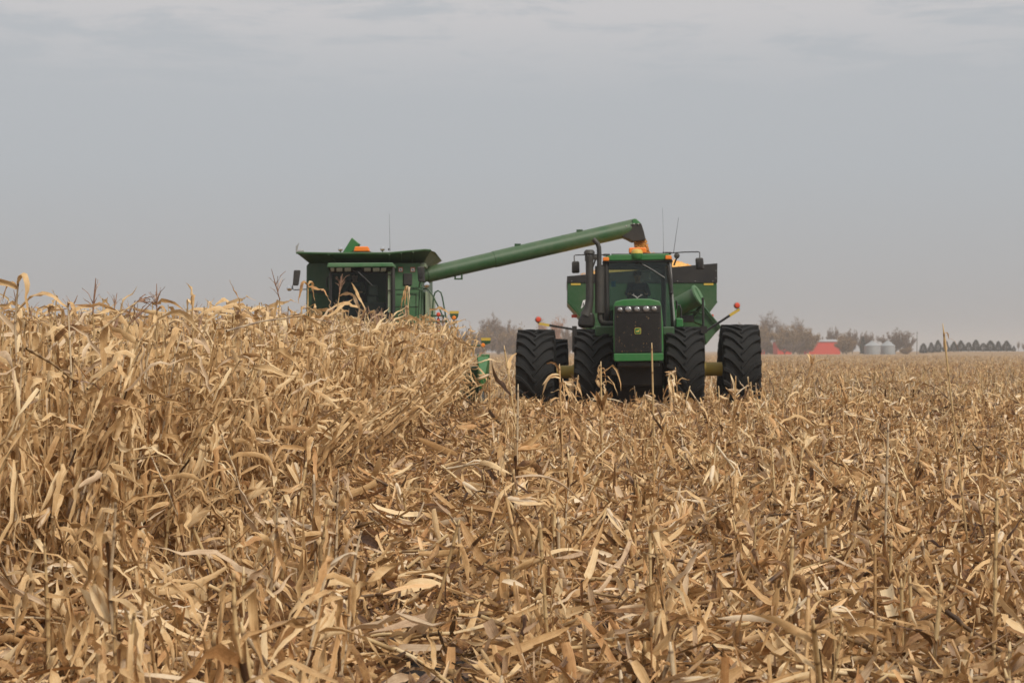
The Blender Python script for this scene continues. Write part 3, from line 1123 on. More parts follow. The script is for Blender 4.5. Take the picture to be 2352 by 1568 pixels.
    mb.lathe([(.115, -.13), (.135, -.10), (.135, .0)], c, 'Z', 20)
    gp = mb.build('receiver_base', M['green_clean'], roof)
    mb = MB()
    mb.lathe([(.137, .001), (.13, .06), (.09, .10), (.001, .115)], c, 'Z', 20)
    mb.build('receiver_dome', M['yellow'], gp)
    # frame pillars, lower walls
    mb = MB()
    lp = [Z(722, 440, dc), Z(728, 700, dc), Z(735, 935, dc)]
    mb.tube(lp, .07, 8)
    rp = [Z(1212, 440, dc), Z(1226, 700, dc), Z(1240, 935, dc)]
    mb.tube(rp, .05, 8)
    for x in (xl + .03, xr - .03):
        mb.tube([(x, dc + 1.75, zb), (x, dc + 1.7, zt)], .06, 8)
    mb.box((xl, dc, zb - .1), (xr + .03, dc + 1.8, zb))
    mb.box((xl, dc + 1.72, zb), (xr, dc + 1.8, zb + .45))
    fr = mb.build('cab_frame', M['black'], t)
    mb = MB()
    mb.tube([Z(1216, 444, dc - .05), Z(1234, 700, dc - .05), Z(1252, 930, dc - .05)], .022, 6)
    mb.build('pillar_trim', M['silver'], fr)
    mb = MB()
    mb.tube([Z(1200, 465, dc - .1), Z(1216, 580, dc - .1), Z(1224, 672, dc - .1)], [.045, .05, .045], 8)
    mb.ball(Z(1224, 675, dc - .1), .05)
    mb.build('grab_rail', M['black'], fr)
    mb = MB()
    v = [Z(742, 445, dc), Z(1198, 440, dc), Z(1226, 935, dc), Z(748, 938, dc)]
    mb.loft(v, [p + Vector((0, .01, 0)) for p in v])
    mb.build('windshield', M['glass_clear'], t)
    for x in (xl - .01, xr + .01):
        mb = MB()
        mb.box((x - .005, dc + .06, zb + .02), (x + .005, dc + 1.68, zt - .02))
        mb.build('side_window', M['glass_clear'], t)
    mb = MB()
    mb.box((xl + .06, dc + 1.74, zb + .47), (xr - .06, dc + 1.75, zt - .05))
    mb.build('rear_window', M['glass_clear'], t)
    mb = MB()
    mb.box((xl + .05, dc + 1.1, Z(0, 500, dc + 1.6).z), (xr - .05, dc + 1.70, zt + .02))
    mb.build('headliner', M['interior'], fr, .03)
    mb = MB()
    mb.tube([Z(985, 446, dc - .06), Z(1090, 505, dc - .06), Z(1175, 562, dc - .06)], .016, 5)
    mb.ball(Z(963, 447, dc - .04), .05, .04, .03)
    mb.build('wiper', M['black'], t)
    mb = MB()
    zbox(mb, 840, 479, 1090, 482.5, dc + .25, dc + .27)
    mb.build('sun_visor', M['silver'], t)
    mb = MB()
    q = P(1174.7 + 1012 * .29965, 469.9 + 548 * .29965, dc + 1.5)
    mb.box((q.x - .16, dc + 1.45, q.z - .10), (q.x + .16, dc + 1.5, q.z + .11))
    mb.build('window_light_card', M['white'], t, .03)  # white card painted in for the bright bit of rear window seen here
    # seat, steering wheel, console
    sx = Z(970, 0, dc + 1.0).x
    zs = Z(0, 790, dc + 1.0).z
    mb = MB()
    mb.box((sx - .27, dc + .7, zs - .14), (sx + .27, dc + 1.25, zs))
    mb.box((sx - .25, dc + 1.22, zs - .05), (sx + .25, dc + 1.38, zs + .62))
    mb.box((sx + .3, dc + .75, zs), (sx + .42, dc + 1.3, zs + .22))
    mb.build('seat', M['seat'], t, .05)
    st = Vector((Z(968, 0, dc + .45).x, dc + .45, Z(0, 690, dc + .45).z))
    mb = MB()
    mb.tube([st + Vector((.22 * math.cos(a), -.16 * math.sin(a), .10 * math.sin(a))) for a in np.linspace(0, 2 * math.pi, 20)], .017, 6, False)
    mb.tube([st + Vector((-.22, 0, 0)), st + Vector((.22, 0, 0))], .014, 6)
    mb.tube([st, (st.x, dc + .2, zb)], .05, 8)
    mb.build('steering_wheel', M['black'], t)
    mb = MB()
    q0, q1 = Z(885, 690, dc + .15), Z(1055, 760, dc + .15)
    n = 10
    ringp = [((q0.x + q1.x) / 2 + (q1.x - q0.x) / 2 * math.cos(a), q1.z + (q0.z - q1.z) * math.sin(a)) for a in np.linspace(0, math.pi, n)]
    mb.prism(ringp, dc + .1, dc + .35)
    mb.build('dashboard', M['black'], t, .02)
    mb = MB()
    zbox(mb, 765, 585, 800, 630, dc + .4, dc + .45)
    mb.build('monitor', M['blue'], t, .01)
    # exhaust stack
    dx = 38.2
    mb = MB()
    mb.tube([Z(676, 472, dx), Z(676, 830, dx)], 36 * .29965 * dx / F, 18)
    ex = mb.build('muffler', M['black_steel'], t)
    r = 18 * .29965 * dx / F
    mb = MB()
    mb.tube([Z(673, 475, dx), Z(673, 380, dx), Z(671, 330, dx), Z(660, 298, dx), Z(642, 280, dx), Z(627, 264, dx)], [r, r, r, r, r, r * .95], 14)
    mb.build('exhaust_pipe', M['black_steel'], t)
    mb = MB()
    mb.tube([Z(678, 830, dx), Z(678, 870, dx), Z(690, 900, dx), Z(720, 912, dx), Z(790, 912, dx)], r * 1.1, 14)
    mb.build('exhaust_pipe', M['black_steel'], t)
    # air intake with pre-cleaner cap
    r = 30 * .29965 * dx / F
    mb = MB()
    mb.tube([Z(598, 395, dx), Z(600, 560, dx), Z(600, 720, dx), Z(590, 790, dx), Z(570, 850, dx)], [r, r, r, r * 1.1, r * 1.5], 16)
    ai = mb.build('air_intake', M['black_steel'], t)
    mb = MB()
    c = Z(597, 380, dx)
    mb.lathe([(r * 1.12, -.16), (r * 1.15, -.04), (.02, -.03)], c, 'Z', 18)
    mb.lathe([(r * 1.05, .0), (r * 1.45, .01), (r * 1.35, .06), (r * .95, .10), (.001, .105)], c, 'Z', 18)
    for k in range(8):
        a = k * math.pi / 4
        mb.tube([c + Vector((r * math.cos(a), r * math.sin(a), -.05)), c + Vector((r * math.cos(a), r * math.sin(a), .02))], .012, 5)
    mb.build('intake_cap', M['black_steel'], ai)
    mb = MB()
    v = [Z(505, 940, dx - .1), Z(512, 880, dx - .1), Z(545, 820, dx - .1), Z(625, 815, dx - .1), Z(640, 880, dx - .1), Z(635, 945, dx - .1)]
    mb.loft(v, [p + Vector((0, .7, 0)) for p in v])
    mb.build('air_cleaner', M['black'], t, .08)
    # mirrors
    for v, arm in (([(463, 434), (520, 432), (523, 524), (462, 526)], [(482, 434), (481, 392), (492, 387), (560, 385), (640, 384), (730, 386)]),
                   ([(1410, 408), (1470, 405), (1479, 495), (1415, 497)], [(1443, 408), (1443, 366), (1432, 362), (1330, 364), (1200, 372)])):
        mb = MB()
        q = [Z(x, y, dc - .3) for x, y in v]
        mb.loft(q, [p + Vector((0, .09, 0)) for p in q])
        mr = mb.build('mirror', M['black_steel'], t, .035)
        mb = MB()
        mb.tube([Z(x, y, dc - .25 + .2 * i / len(arm)) for i, (x, y) in enumerate(arm)], .014, 7)
        e = arm[-1]
        mb.tube([Z(e[0] - 25, e[1], dc - .05), Z(e[0] + 25, e[1], dc - .05)], .03, 7)
        mb.build('mirror_arm', M['black'], mr)
        c = q[0].lerp(q[2], .5)
        mb = MB()
        mb.box((c.x - .05, c.y - .03, c.z - .08), (c.x + .05, c.y, c.z + .04))
        mb.build('mirror_mount', M['black'], mr)
    for x, y in ((1268, 392), (645, 405)):
        mb = MB()
        c = Z(x, y, dc + .1)
        dome(mb, c, .068, .12)
        mb.tube([c + Vector((0, .06, -.05)), c + Vector((-.06, .1, -.22))], .02, 6)
        mb.build('work_lamp', M['black_steel'], t)
    # antennas
    mb = MB()
    mb.tube([Z(1166, 378, dc + .6), Z(1166, 362, dc + .6)], .02, 6)
    mb.tube([Z(1166, 365, dc + .6), Z(1163, 200, dc + .6), Z(1158, 25, dc + .6)], [.004, .003, .002], 5)
    mb.build('antenna', M['black_steel'], t)
    mb = MB()
    mb.tube([Z(1243, 368, dc + .6), Z(1262, 230, dc + .6), Z(1282, 97, dc + .6)], [.007, .005, .0035], 5)
    mb.build('antenna', M['black_steel'], t)
    # folding warning-lamp arms
    for p0, p1, p2, lampc in ((Z(470, 955, 37.6), Z(290, 925, 37.6), Z(208, 910, 37.6), Z(206, 880, 37.55)),
                              (Z(1490, 970, 37.6), Z(1672, 850, 37.6), Z(1747, 802, 37.6), Z(1730, 772, 37.55))):
        mb = MB()
        mb.tube([p0, p1], .035, 4)
        mb.tube([p2, Vector((lampc.x, p2.y, lampc.z - .03)), Vector((lampc.x, p2.y, lampc.z + .02))], .022, 6)
        arm = mb.build('lamp_arm', M['black'], t)
        mb = MB()
        mb.tube([p1, p2], .042, 4)
        mb.build('yellow_sleeve', M['yellow'], arm)
        mb = MB()
        mb.lathe([(.001, -.05), (.045, -.045), (.062, -.02), (.062, .02), (.001, .03)], lampc, 'Y', 16)
        mb.build('warning_lamp', M['red'], arm)
        mb = MB()
        mb.lathe([(.075, .02), (.078, .035), (.001, .05)], lampc, 'Y', 16)
        mb.build('lamp_ring', M['silver'], arm)
    # mounts, hose post, steps and handrails on the right
    mb = MB()
    mb.tube([Z(1467, 712, 37.55), Z(1470, 960, 37.55), Z(1476, 1200, 37.55)], .028, 8)
    zbox(mb, 1452, 930, 1500, 985, 37.5, 37.7)
    zbox(mb, 465, 930, 500, 1130, 37.5, 37.7)
    mb.build('lamp_mount', M['black'], t)
    mb = MB()
    mb.tube([Z(1262, 735, 39.2), Z(1268, 760, 39.2), Z(1266, 800, 39.2)], .02, 6)
    mb.tube([Z(1268, 770, 39), Z(1290, 770, 39), Z(1300, 800, 39), Z(1300, 935, 39)], .018, 7)
    mb.build('handrail', M['black'], t)
    mb = MB()
    zbox(mb, 1262, 870, 1316, 940, 38.6, 39.6)
    zbox(mb, 1240, 735, 1266, 940, 39.2, 40.4)
    mb.build('tool_box', M['green_clean'], t, .03)
    # rear frame
    mb = MB()
    zbox(mb, 780, 960, 1160, 1250, 40.9, 44)
    mb.build('rear_chassis', M['black'], t, .04)
    # wheels: front duals then rear duals
    bl = make_tyre(1.05, .87, .53, 21)
    w0 = None
    for x0, x1, top in ((42, 340, 956), (482, 778, 951), (1172, 1470, 935), (1594, 1900, 918)):
        p = Z((x0 + x1) / 2, top, 38)
        wn = place_wheel(t, bl, (p.x, 38, p.z - 1.045), (M['rubber'], M['yellow']), w0)
        w0 = w0 or wn
        if w0 is wn:
            pass
    for k, off in enumerate((-2.34, -1.05, 1.05, 2.34)):
        wn = place_wheel(t, bl, (cx + off + .42, 41.8, 2.08 - 1.045 + .01 * k), (M['rubber'], M['yellow']), w0)
    for ob in (c_ for c_ in t.children if c_.name.startswith('wheel')):


        ob.rotation_euler = (Matrix.Rotation(-.06, 3, 'Z') @ Matrix.Rotation(random.uniform(0, .3), 3, 'X')).to_euler()
    # yellow axle spools between the duals
    for x0, x1, y0, y1, fl in ((345, 482, 1232, 1330, 482), (1470, 1612, 1206, 1312, 1474)):
        a, b = Z(x0, (y0 + y1) / 2, 38), Z(x1, (y0 + y1) / 2, 38)
        r = (y1 - y0) / 2 * .29965 * 38 / F
        mb = MB()
        mb.tube([a, b], r, 22)
        q = Z(fl, (y0 + y1) / 2, 38)
        mb.tube([q - Vector((.03, 0, 0)), q + Vector((.03, 0, 0))], r * 1.22, 22)
        mb.build('dual_spool', M['yellow'], t)
    return t, Vector((sx, dc + 1.0, zs)), st


HEAD[0] = .06
tractor, trac_seat, trac_wheel = make_tractor()
HEAD[0] = .03


# ------------------------------------------------------------------ grain cart
def make_cart():
    d = 47.3
    base = Vector((P(1475, 0, 49).x, 49.5, gz(4, 49.5)))
    t = thing('grain_cart', base, 'green grain cart with black side boards parked behind the tractor and filling with corn', 'grain cart')
    L = 5.6
    xl, xr = P(1303.5, 0, d).x, P(1646.6, 0, d).x
    zk, zv = P(0, 649, d).z, P(0, 692, d).z
    xbl, xbr = P(1352, 0, d).x, P(1608, 0, d).x
    zlow = P(0, 762, d).z
    mb = MB()
    sect = [(xl, zk), (xl, zv), (P(1333, 0, d).x, P(0, 726, d).z), (xbl, zlow), (xbr, zlow), (P(1628, 0, d).x, P(0, 717, d).z), (xr, zv), (xr, zk)]
    mb.prism(sect, d, d + L)
    hop = mb.build('hopper', M['green'], t, .02)
    # black extension boards: front with a sloping top, sides and rear
    zl, zr = P(0, 634.4, d).z, P(0, 604.7, d).z
    mb = MB()
    mb.prism([(xl - .01, zk), (xr + .01, zk), (xr + .01, zr), (xl - .01, zl)], d - .03, d + .03)
    hs_ = HEAD[0] * L
    mb.prism([(xl - .01 + hs_, zk), (xr + .01 + hs_, zk), (xr + .01 + hs_, zr), (xl - .01 + hs_, zl)], d + L - .03, d + L + .03)
    mb.box((xl - .012, d + .03, zk), (xl + .04, d + L - .03, zl - .005))
    mb.box((xr - .04, d + .03, zk), (xr + .012, d + L - .03, zr - .005))
    mb.build('extension_board', M['black'], t)
    mb = MB()
    for i in range(9):
        x = xl + .12 + (xr - xl - .24) * i / 8
        mb.ball((x, d - .035, zk + .04), .014, n=6, m=4)
    for z in (.12, .34):
        mb.ball((xr - .03, d - .035, zk + z), .014, n=6, m=4)
    mb.build('board_bolts', M['silver'], t)
    for x0, x1 in ((456, 530), (1475, 1548)):
        mb = MB()
        zbox(mb, x0, 602, x1, 617, d - .012, d + .02)
        mb.build('reflector_strip', M['yellow'], hop)
    # sloping ribs of the hopper
    mb = MB()
    p = [Vector((xl, d - .03, zv)), P(1333, 726, d - .03), Vector((xbl, d - .03, zlow))]
    mb.tube(p, .035, 4)
    p = [Vector((xr, d - .03, zv)), P(1628, 717, d - .03), Vector((xbr, d - .03, zlow))]
    mb.tube(p, .035, 4)
    mb.build('hopper_rib', M['green'], hop)
    # white decal with a dark letter
    mb = MB()
    v = [Z(548, 735, d - .02), Z(568, 728, d - .02), Z(560, 770, d - .02), Z(532, 798, d - .02)]
    mb.loft(v, [q + Vector((0, .015, 0)) for q in v])
    dcl = mb.build('side_decal', M['white'], hop)
    mb = MB()
    c = Z(552, 762, d - .028)
    mb.tube([c + Vector((-.02, 0, -.05)), c + Vector((.0, 0, .05)), c + Vector((.025, 0, -.05))], .008, 4)
    mb.tube([c + Vector((-.01, 0, -.015)), c + Vector((.014, 0, -.015))], .007, 4)
    mb.build('decal_letter', M['black'], hop)
    # folded unloading auger: upper tube with flange and the lower elbow chute
    da = 46.3
    A, B = Z(1240, 800, da), Z(1432, 700, da - .3)
    mb = MB()
    r = .27
    mb.tube([A, B], r, 22)
    au = mb.build('auger_tube', M['green'], t)
    mb = MB()
    ax = (B - A).normalized()
    mb.tube([B - ax * .02, B + ax * .03], r * 1.22, 22)
    v = [Z(1408, 636, da - .35), Z(1420, 640, da - .35), Z(1478, 760, da - .35), Z(1462, 770, da - .35)]
    mb.loft(v, [q + Vector((0, .12, 0)) for q in v])
    mb.build('auger_flange', M['green_dusty'], au)
    mb = MB()
    v = [Z(1478, 782, da), Z(1520, 830, da), Z(1606, 944, da), Z(1560, 990, da), Z(1488, 1078, da), Z(1470, 930, da), Z(1400, 900, da), Z(1385, 850, da), Z(1440, 770, da)]
    mb.loft(v, [q + Vector((0, .5, 0)) for q in v])
    mb.build('auger_elbow', M['green'], t, .03)
    mb = MB()
    mb.tube([Z(1400, 868, da - .1), Z(1462, 770, da - .1)], .03, 5)
    mb.tube([Z(1478, 790, da - .08), Z(1600, 940, da - .08)], .04, 5)
    mb.tube([Z(1300, 850, da - .1), Z(1400, 820, da - .1), Z(1480, 840, da - .1)], .035, 6)
    mb.build('auger_brace', M['green_deep'], t)
    mb = MB()
    zbox(mb, 1305, 845, 1400, 900, da - .1, da + .5)
    mb.build('gearbox', M['black'], t, .03)
    # undercarriage, tongue, wheels, tail lamps
    mb = MB()
    mb.box((xbl, d + 1, base.z + .9), (xbr, d + L - 1, zlow + .02))
    mb.box((base.x - .15, 43.4, base.z + .55), (base.x + .15, d + 1, base.z + .8))
    mb.build('undercarriage', M['green_deep'], t, .03)
    bl = make_tyre(.95, .8, .45, 18)
    w0 = None
    for x in (base.x - 1.45, base.x + 1.45):
        wn = place_wheel(t, bl, (x, d + 2.6, base.z + .94), (M['rubber'], M['yellow']), w0)
        w0 = w0 or wn
    for x0, y0, x1, y1 in ((460, 842, 502, 866), (1530, 840, 1550, 866)):
        mb = MB()
        zbox(mb, x0, y0, x1, y1, d + .1, d + .16)
        mb.build('side_lamp', M['red'], t, .01)
    # heap of corn inside
    H = 40
    peak = P(1494, 572, 48.4)
    mb = MB()
    n = 26
    vs, fs = [], []
    hx0, hx1, hy0, hy1 = xl + .05, xr - .05, d + .05, d + L - .05
    for j in range(n + 1):
        for i in range(n + 1):
            x = hx0 + (hx1 - hx0) * i / n
            y = hy0 + (hy1 - hy0) * j / n
            rr = math.hypot(x - peak.x, (y - 49.4) * .9)
            z = peak.z - .36 * rr - .02 * math.exp(-rr) + .015 * math.sin(7 * x + 3 * y)
            edge = min(x - hx0, hx1 - x)
            floor_ = zk + .12 + (zr - zl) * .0
            vs.append((x + HEAD[0] * (y - d), y, max(z, floor_)))
    for j in range(n):
        for i in range(n):
            a = j * (n + 1) + i
            fs.append((a, a + 1, a + n + 2, a + n + 1))
    m0 = len(vs)
    ringi = [i for i in range(n + 1)] + [(k + 1) * (n + 1) - 1 for k in range(1, n + 1)] + [n * (n + 1) + i for i in range(n - 1, -1, -1)] + [k * (n + 1) for k in range(n - 1, 0, -1)]
    for i in ringi:
        vs.append((vs[i][0], vs[i][1], zk - .1))
    k = len(ringi)
    for i in range(k):
        fs.append((ringi[i], ringi[(i + 1) % k], m0 + (i + 1) % k, m0 + i))
    mb.add(vs, fs)
    # loose kernels over the surface
    for _ in range(900):
        x, y = random.uniform(hx0 + .1, hx1 - .1), random.uniform(hy0 + .1, hy1 - .1)
        rr = math.hypot(x - peak.x, (y - 49.4) * .9)
        z = max(peak.z - .36 * rr + .02, zk + .12)
        s = random.uniform(.012, .03)
        mb.add([(x - s, y, z), (x + s, y - s, z), (x, y + s, z + .004), (x, y, z + s)], [(0, 1, 3), (1, 2, 3), (2, 0, 3), (0, 2, 1)])
    h = mb.build('grain_heap', M['kernel'], None, 0, base + Vector((0, 0, 2)))
    tag(h, 'golden heap of shelled corn rising above the cart side boards', 'grain')
    # falling stream from the spout
    mb = MB()
    for _ in range(2600):
        u = random.random()
        y = 549 + (592 - 549) * u
        xc = 1469 + 8 * u
        hw_ = 13 + 2 * u
        x = random.gauss(xc, hw_ * .5)
        x = max(xc - hw_, min(xc + hw_ + 3 * random.random(), x))
        q = P(x, y, 48.4 + random.uniform(-.16, .16))
        s = random.uniform(.012, .026)
        v = Vector((random.uniform(-s, s), random.uniform(-s, s), s * 1.6))
        w_ = Vector((s, random.uniform(-s, s), 0))
        mb.add([q - w_, q + w_, q + v, q - v * .8], [(0, 1, 2), (0, 3, 1), (0, 2, 3), (1, 3, 2)])
    o = mb.build('grain_stream', M['kernel'], None, 0, P(1470, 570, 48.4), smooth=False)
    tag(o, 'stream of golden corn falling from the black auger spout', 'grain')
    return t


make_cart()
HEAD[0] = 0.0


# ------------------------------------------------------------------ people
def skin_mesh(name, chains, mat, off, sub=1):
    """chains: lists of (point, radius) sharing joints by equal coordinates; one continuous surface"""
    verts, rad, edges, idx = [], [], [], {}
    for ch in chains:
        last = None
        for p, r in ch:
            k = tuple(round(c, 4) for c in p)
            if k not in idx:
                idx[k] = len(verts)
                verts.append(Vector(p) - off)
                rad.append(r)
            i = idx[k]
            if last is not None and last != i:
                edges.append((last, i))
            last = i
    me = bpy.data.meshes.new(name)
    me.from_pydata(verts, edges, [])
    o = bpy.data.objects.new(name, me)
    COL.objects.link(o)
    md = o.modifiers.new('skin', 'SKIN')
    for i, sv in enumerate(me.skin_vertices[0].data):
        r = rad[i]
        sv.radius = (r, r) if not isinstance(r, tuple) else r
        sv.use_root = (i == 0)
    sb = o.modifiers.new('sub', 'SUBSURF')
    sb.levels = sb.render_levels = sub
    dg = bpy.context.evaluated_depsgraph_get()
    me2 = bpy.data.meshes.new_from_object(o.evaluated_get(dg))
    o.modifiers.clear()
    o.data = me2
    bpy.data.meshes.remove(me)
    me2.name = name
    me2.materials.clear()
    me2.materials.append(mat)
    me2.polygons.foreach_set('use_smooth', [True] * len(me2.polygons))
    return o


def make_person(seat, wheel, label, shirt_mat, turn):
    s = Vector(seat)
    off = s.copy()
    pel = s + Vector((0, 0, .10))
    waist = s + Vector((0, .0, .28))
    chest = s + Vector((0, -.03, .46))
    neck0 = s + Vector((0, -.03, .57))
    neck1 = s + Vector((turn * .02, -.05, .64))
    head = s + Vector((turn * .03, -.08, .76))
    crown = s + Vector((turn * .03, -.07, .85))
    chains = [[(pel, .13), (waist, .125), (chest, .14), (neck0, .075), (neck1, .055), (head, .085), (crown, .07)]]
    sleeves, legs = [[(pel, .14), (waist, .137), (chest, .155), (neck0, .085)]], [[(pel, .145)]]
    for sd_ in (-1, 1):
        sh = s + Vector((sd_ * .19, -.03, .53))
        grip = wheel + Vector((sd_ * .205, 0, .02))
        elb = sh.lerp(grip, .5) + Vector((sd_ * .07, .05, -.12))
        wr = elb.lerp(grip, .82)
        palm = elb.lerp(grip, .97)
        chains.append([(chest, .14), (sh, .06), (elb, .042), (wr, .028), (palm, .03)])
        for f in range(4):
            b = palm + Vector(((f - 1.5) * .016, -.02, .012))
            L = (.040, .048, .045, .034)[f]
            chains.append([(palm, .03), (b, .010), (b + Vector((0, -L, .008)), .009), (b + Vector((0, -L - .01, -.026)), .008), (b + Vector((0, -L + .012, -.04)), .007)])
        tb = palm + Vector((-sd_ * .03, -.012, .008))
        chains.append([(palm, .03), (tb, .011), (tb + Vector((-sd_ * .018, -.022, .004)), .010), (tb + Vector((-sd_ * .018, -.04, -.012)), .008)])
        sleeves.append([(chest, .155), (sh, .078), (elb, .056), (wr, .042)])
        hip = s + Vector((sd_ * .10, -.04, .07))
        knee = s + Vector((sd_ * .14, -.46, .08))
        ank = s + Vector((sd_ * .14, -.42, -.34))
        toe = s + Vector((sd_ * .15, -.56, -.38))
        chains.append([(pel, .13), (hip, .085), (knee, .06), (ank, .04), (toe, .035)])
        legs.append([(pel, .145), (hip, .10), (knee, .075), (ank, .058)])
    # nose, ears
    chains.append([(head, .085), (head + Vector((turn * .03, -.095, -.01)), .016)])
    for sd_ in (-1, 1):
        chains.append([(head, .085), (head + Vector((sd_ * .085, .01, 0)), .018)])
    root = thing('person', s, label, 'person')
    body = skin_mesh('body', chains, M['skin'], off)
    body.parent = root
    o = skin_mesh('jacket', sleeves, shirt_mat, off)
    o.parent = root
    o = skin_mesh('trousers', legs, M['trousers'], off)
    o.parent = root
    mb = MB()
    mb.lathe([(.098, -.035), (.102, .0), (.092, .05), (.06, .085), (.001, .095)], head + Vector((0, .01, .045)), 'Z', 18)
    mb.loft([head + Vector((-.08, -.08, .03)), head + Vector((.08, -.08, .03)), head + Vector((.055 + turn * .03, -.185, .02)), head + Vector((-.055 + turn * .03, -.185, .02))],
            [head + Vector((-.08, -.08, .04)), head + Vector((.08, -.08, .04)), head + Vector((.055 + turn * .03, -.185, .03)), head + Vector((-.055 + turn * .03, -.185, .03))])
    mb.build('cap', M['cap'], root)
    mb = MB()
    for sd_ in (-1, 1):
        mb.ball(head + Vector((sd_ * .032 + turn * .025, -.078, .008)), .012, n=8, m=6)
    mb.tube([head + Vector((-.025 + turn * .03, -.082, -.05)), head + Vector((turn * .03, -.088, -.052)), head + Vector((.025 + turn * .03, -.082, -.05))], .005, 5)
    mb.build('face_features', M['cap'], root)
    return root


make_person(trac_seat, trac_wheel, 'person in a dark cap and dark shirt sitting at the tractor steering wheel', M['shirt'], -.6)
make_person(comb_seat, comb_wheel, 'person in a grey jacket sitting in the dim cab of the combine', M['jacket'], -.2)
# ------------------------------------------------------------------ plants
ROWT = .076                                   # the rows run slightly to the right of the view axis


def edge_x(d):                                # right-hand edge of the uncut block
    return -4.02 + ROWT * d


class PB:
    """quads only, with the plant attribute (tint, across, along, random)"""

    def __init__(self):
        self.V, self.F, self.C = [], [], []

    def leaf(self, p0, az, L, wd, e0, e1, droop=.4, twist=0.0, roll=0.0, fold=.18, tint=.6, n=9, drift=0.0, wav=.0, start=.55, tip=.02, jit=0.0):
        p = Vector(p0)
        b = len(self.V)
        rnd = random.uniform(.12, .83)
        ph = random.uniform(0, 6)
        for i in range(n + 1):
            t = i / n
            k = min(1, t / droop)
            k = k * k * (3 - 2 * k)
            el = e0 + (e1 - e0) * k + (random.gauss(0, jit) if i else 0)
            a = az + drift * t + (random.gauss(0, jit * 1.6) if i else 0)
            tg = Vector((math.cos(a) * math.cos(el), math.sin(a) * math.cos(el), math.sin(el)))
            sd_ = Vector((-math.sin(a), math.cos(a), 0))
            nm = sd_.cross(tg)
            rl = roll + twist * t
            s2 = sd_ * math.cos(rl) + nm * math.sin(rl)
            n2 = nm * math.cos(rl) - sd_ * math.sin(rl)
            prof = min(1.0, start + (1 - start) * min(1, t / .2)) * max(tip, (1 - t ** 2.6))
            h = wd * .5 * prof
            wv = n2 * (math.sin(ph + t * 17) * wav * wd)
            wv2 = n2 * (math.sin(ph + 1.7 + t * 15) * wav * wd)
            tt = tint - .10 * (1 if t > .93 else 0) + random.gauss(0, .05)
            self.V += [p - s2 * (h * random.uniform(.72, 1.12)) + wv, p - n2 * (fold * h * 2), p + s2 * (h * random.uniform(.72, 1.12)) + wv2]
            self.C += [(tt, 0, t, rnd), (tt - .07, .5, t, rnd), (tt, 1, t, rnd)]
            if i < n:
                p = p + tg * (L / n)
        for i in range(n):
            q = b + i * 3
            self.F += [(q, q + 1, q + 4, q + 3), (q + 1, q + 2, q + 5, q + 4)]

    def stem(self, pts, rad, tints, n=6):
        b = len(self.V)
        rnd = random.random()
        ref = Vector((1, 0, 0))
        k = len(pts)
        for i, p in enumerate(pts):
            p = Vector(p)
            tg = (Vector(pts[min(i + 1, k - 1)]) - Vector(pts[max(i - 1, 0)])).normalized()
            if abs(tg.dot(ref)) > .95:
                ref = tg.orthogonal().normalized()
            rf = (ref - tg * ref.dot(tg)).normalized()
            bn = tg.cross(rf)
            for j in range(n):
                a = 2 * math.pi * j / n
                self.V.append(p + (rf * math.cos(a) + bn * math.sin(a)) * rad[i])
                self.C.append((tints[i], j / n, i * .2, rnd))
        for i in range(k - 1):
            for j in range(n):
                self.F.append((b + i * n + j, b + i * n + (j + 1) % n, b + (i + 1) * n + (j + 1) % n, b + (i + 1) * n + j))

    def arrays(self):
        return (np.array([tuple(v) for v in self.V], float).reshape(-1, 3), np.array(self.F, int).reshape(-1, 4),
                np.array(self.C, float).reshape(-1, 4))


def fill_mesh(name, V, Fq, Cc, mats, mi=None):
    me = bpy.data.meshes.new(name)
    nv, nf = len(V), len(Fq)
    me.vertices.add(nv)
    me.vertices.foreach_set('co', np.ascontiguousarray(V, dtype=np.float32).ravel())
    me.loops.add(nf * 4)
    me.loops.foreach_set('vertex_index', np.ascontiguousarray(Fq, dtype=np.int32).ravel())
    me.polygons.add(nf)
    me.polygons.foreach_set('loop_start', np.arange(0, nf * 4, 4, dtype=np.int32))
    me.polygons.foreach_set('use_smooth', np.ones(nf, bool))
    for m in mats:
        me.materials.append(m)
    if mi is not None:
        me.polygons.foreach_set('material_index', np.ascontiguousarray(mi, dtype=np.int32))
    at = me.attributes.new('col', 'FLOAT_COLOR', 'POINT')
    at.data.foreach_set('color', np.ascontiguousarray(Cc, dtype=np.float32).ravel())
    me.update(calc_edges=True)
    return me


def link(name, me, parent=None):
    o = bpy.data.objects.new(name, me)
    COL.objects.link(o)
    if parent:
        o.parent = parent
    return o


def rt():
    """tint of one leaf"""
    return min(.98, max(.08, random.gauss(.53, .19)))


def husk_ear(pb, p, dirv, L=.22, r=.026, n_h=5, tint=None):
    """an ear in its husk hanging from p along dirv"""
    dirv = Vector(dirv).normalized()
    tint = tint if tint is not None else random.uniform(.62, .92)
    pr = [(0, .35), (.12, .8), (.35, 1.0), (.7, .85), (.92, .45), (1, .12)]
    pts = [Vector(p) + dirv * (L * t) for t, _ in pr]
    pb.stem(pts, [r * q for _, q in pr], [tint - .1, tint, tint, tint, tint - .05, tint - .2], 7)
    az0 = math.atan2(dirv.y, dirv.x)
    el0 = math.asin(max(-1, min(1, dirv.z)))
    for k in range(n_h):
        a = az0 + random.uniform(-.5, .5)
        e = el0 + random.uniform(-.35, .35)
        pb.leaf(Vector(p) + dirv * .015, a, L * random.uniform(.8, 1.35), r * random.uniform(1.2, 2.3), e, e + random.uniform(-.7, .7), .9,
                random.uniform(-.8, .8), random.uniform(-3, 3), .25, tint + random.uniform(-.12, .08), 5)


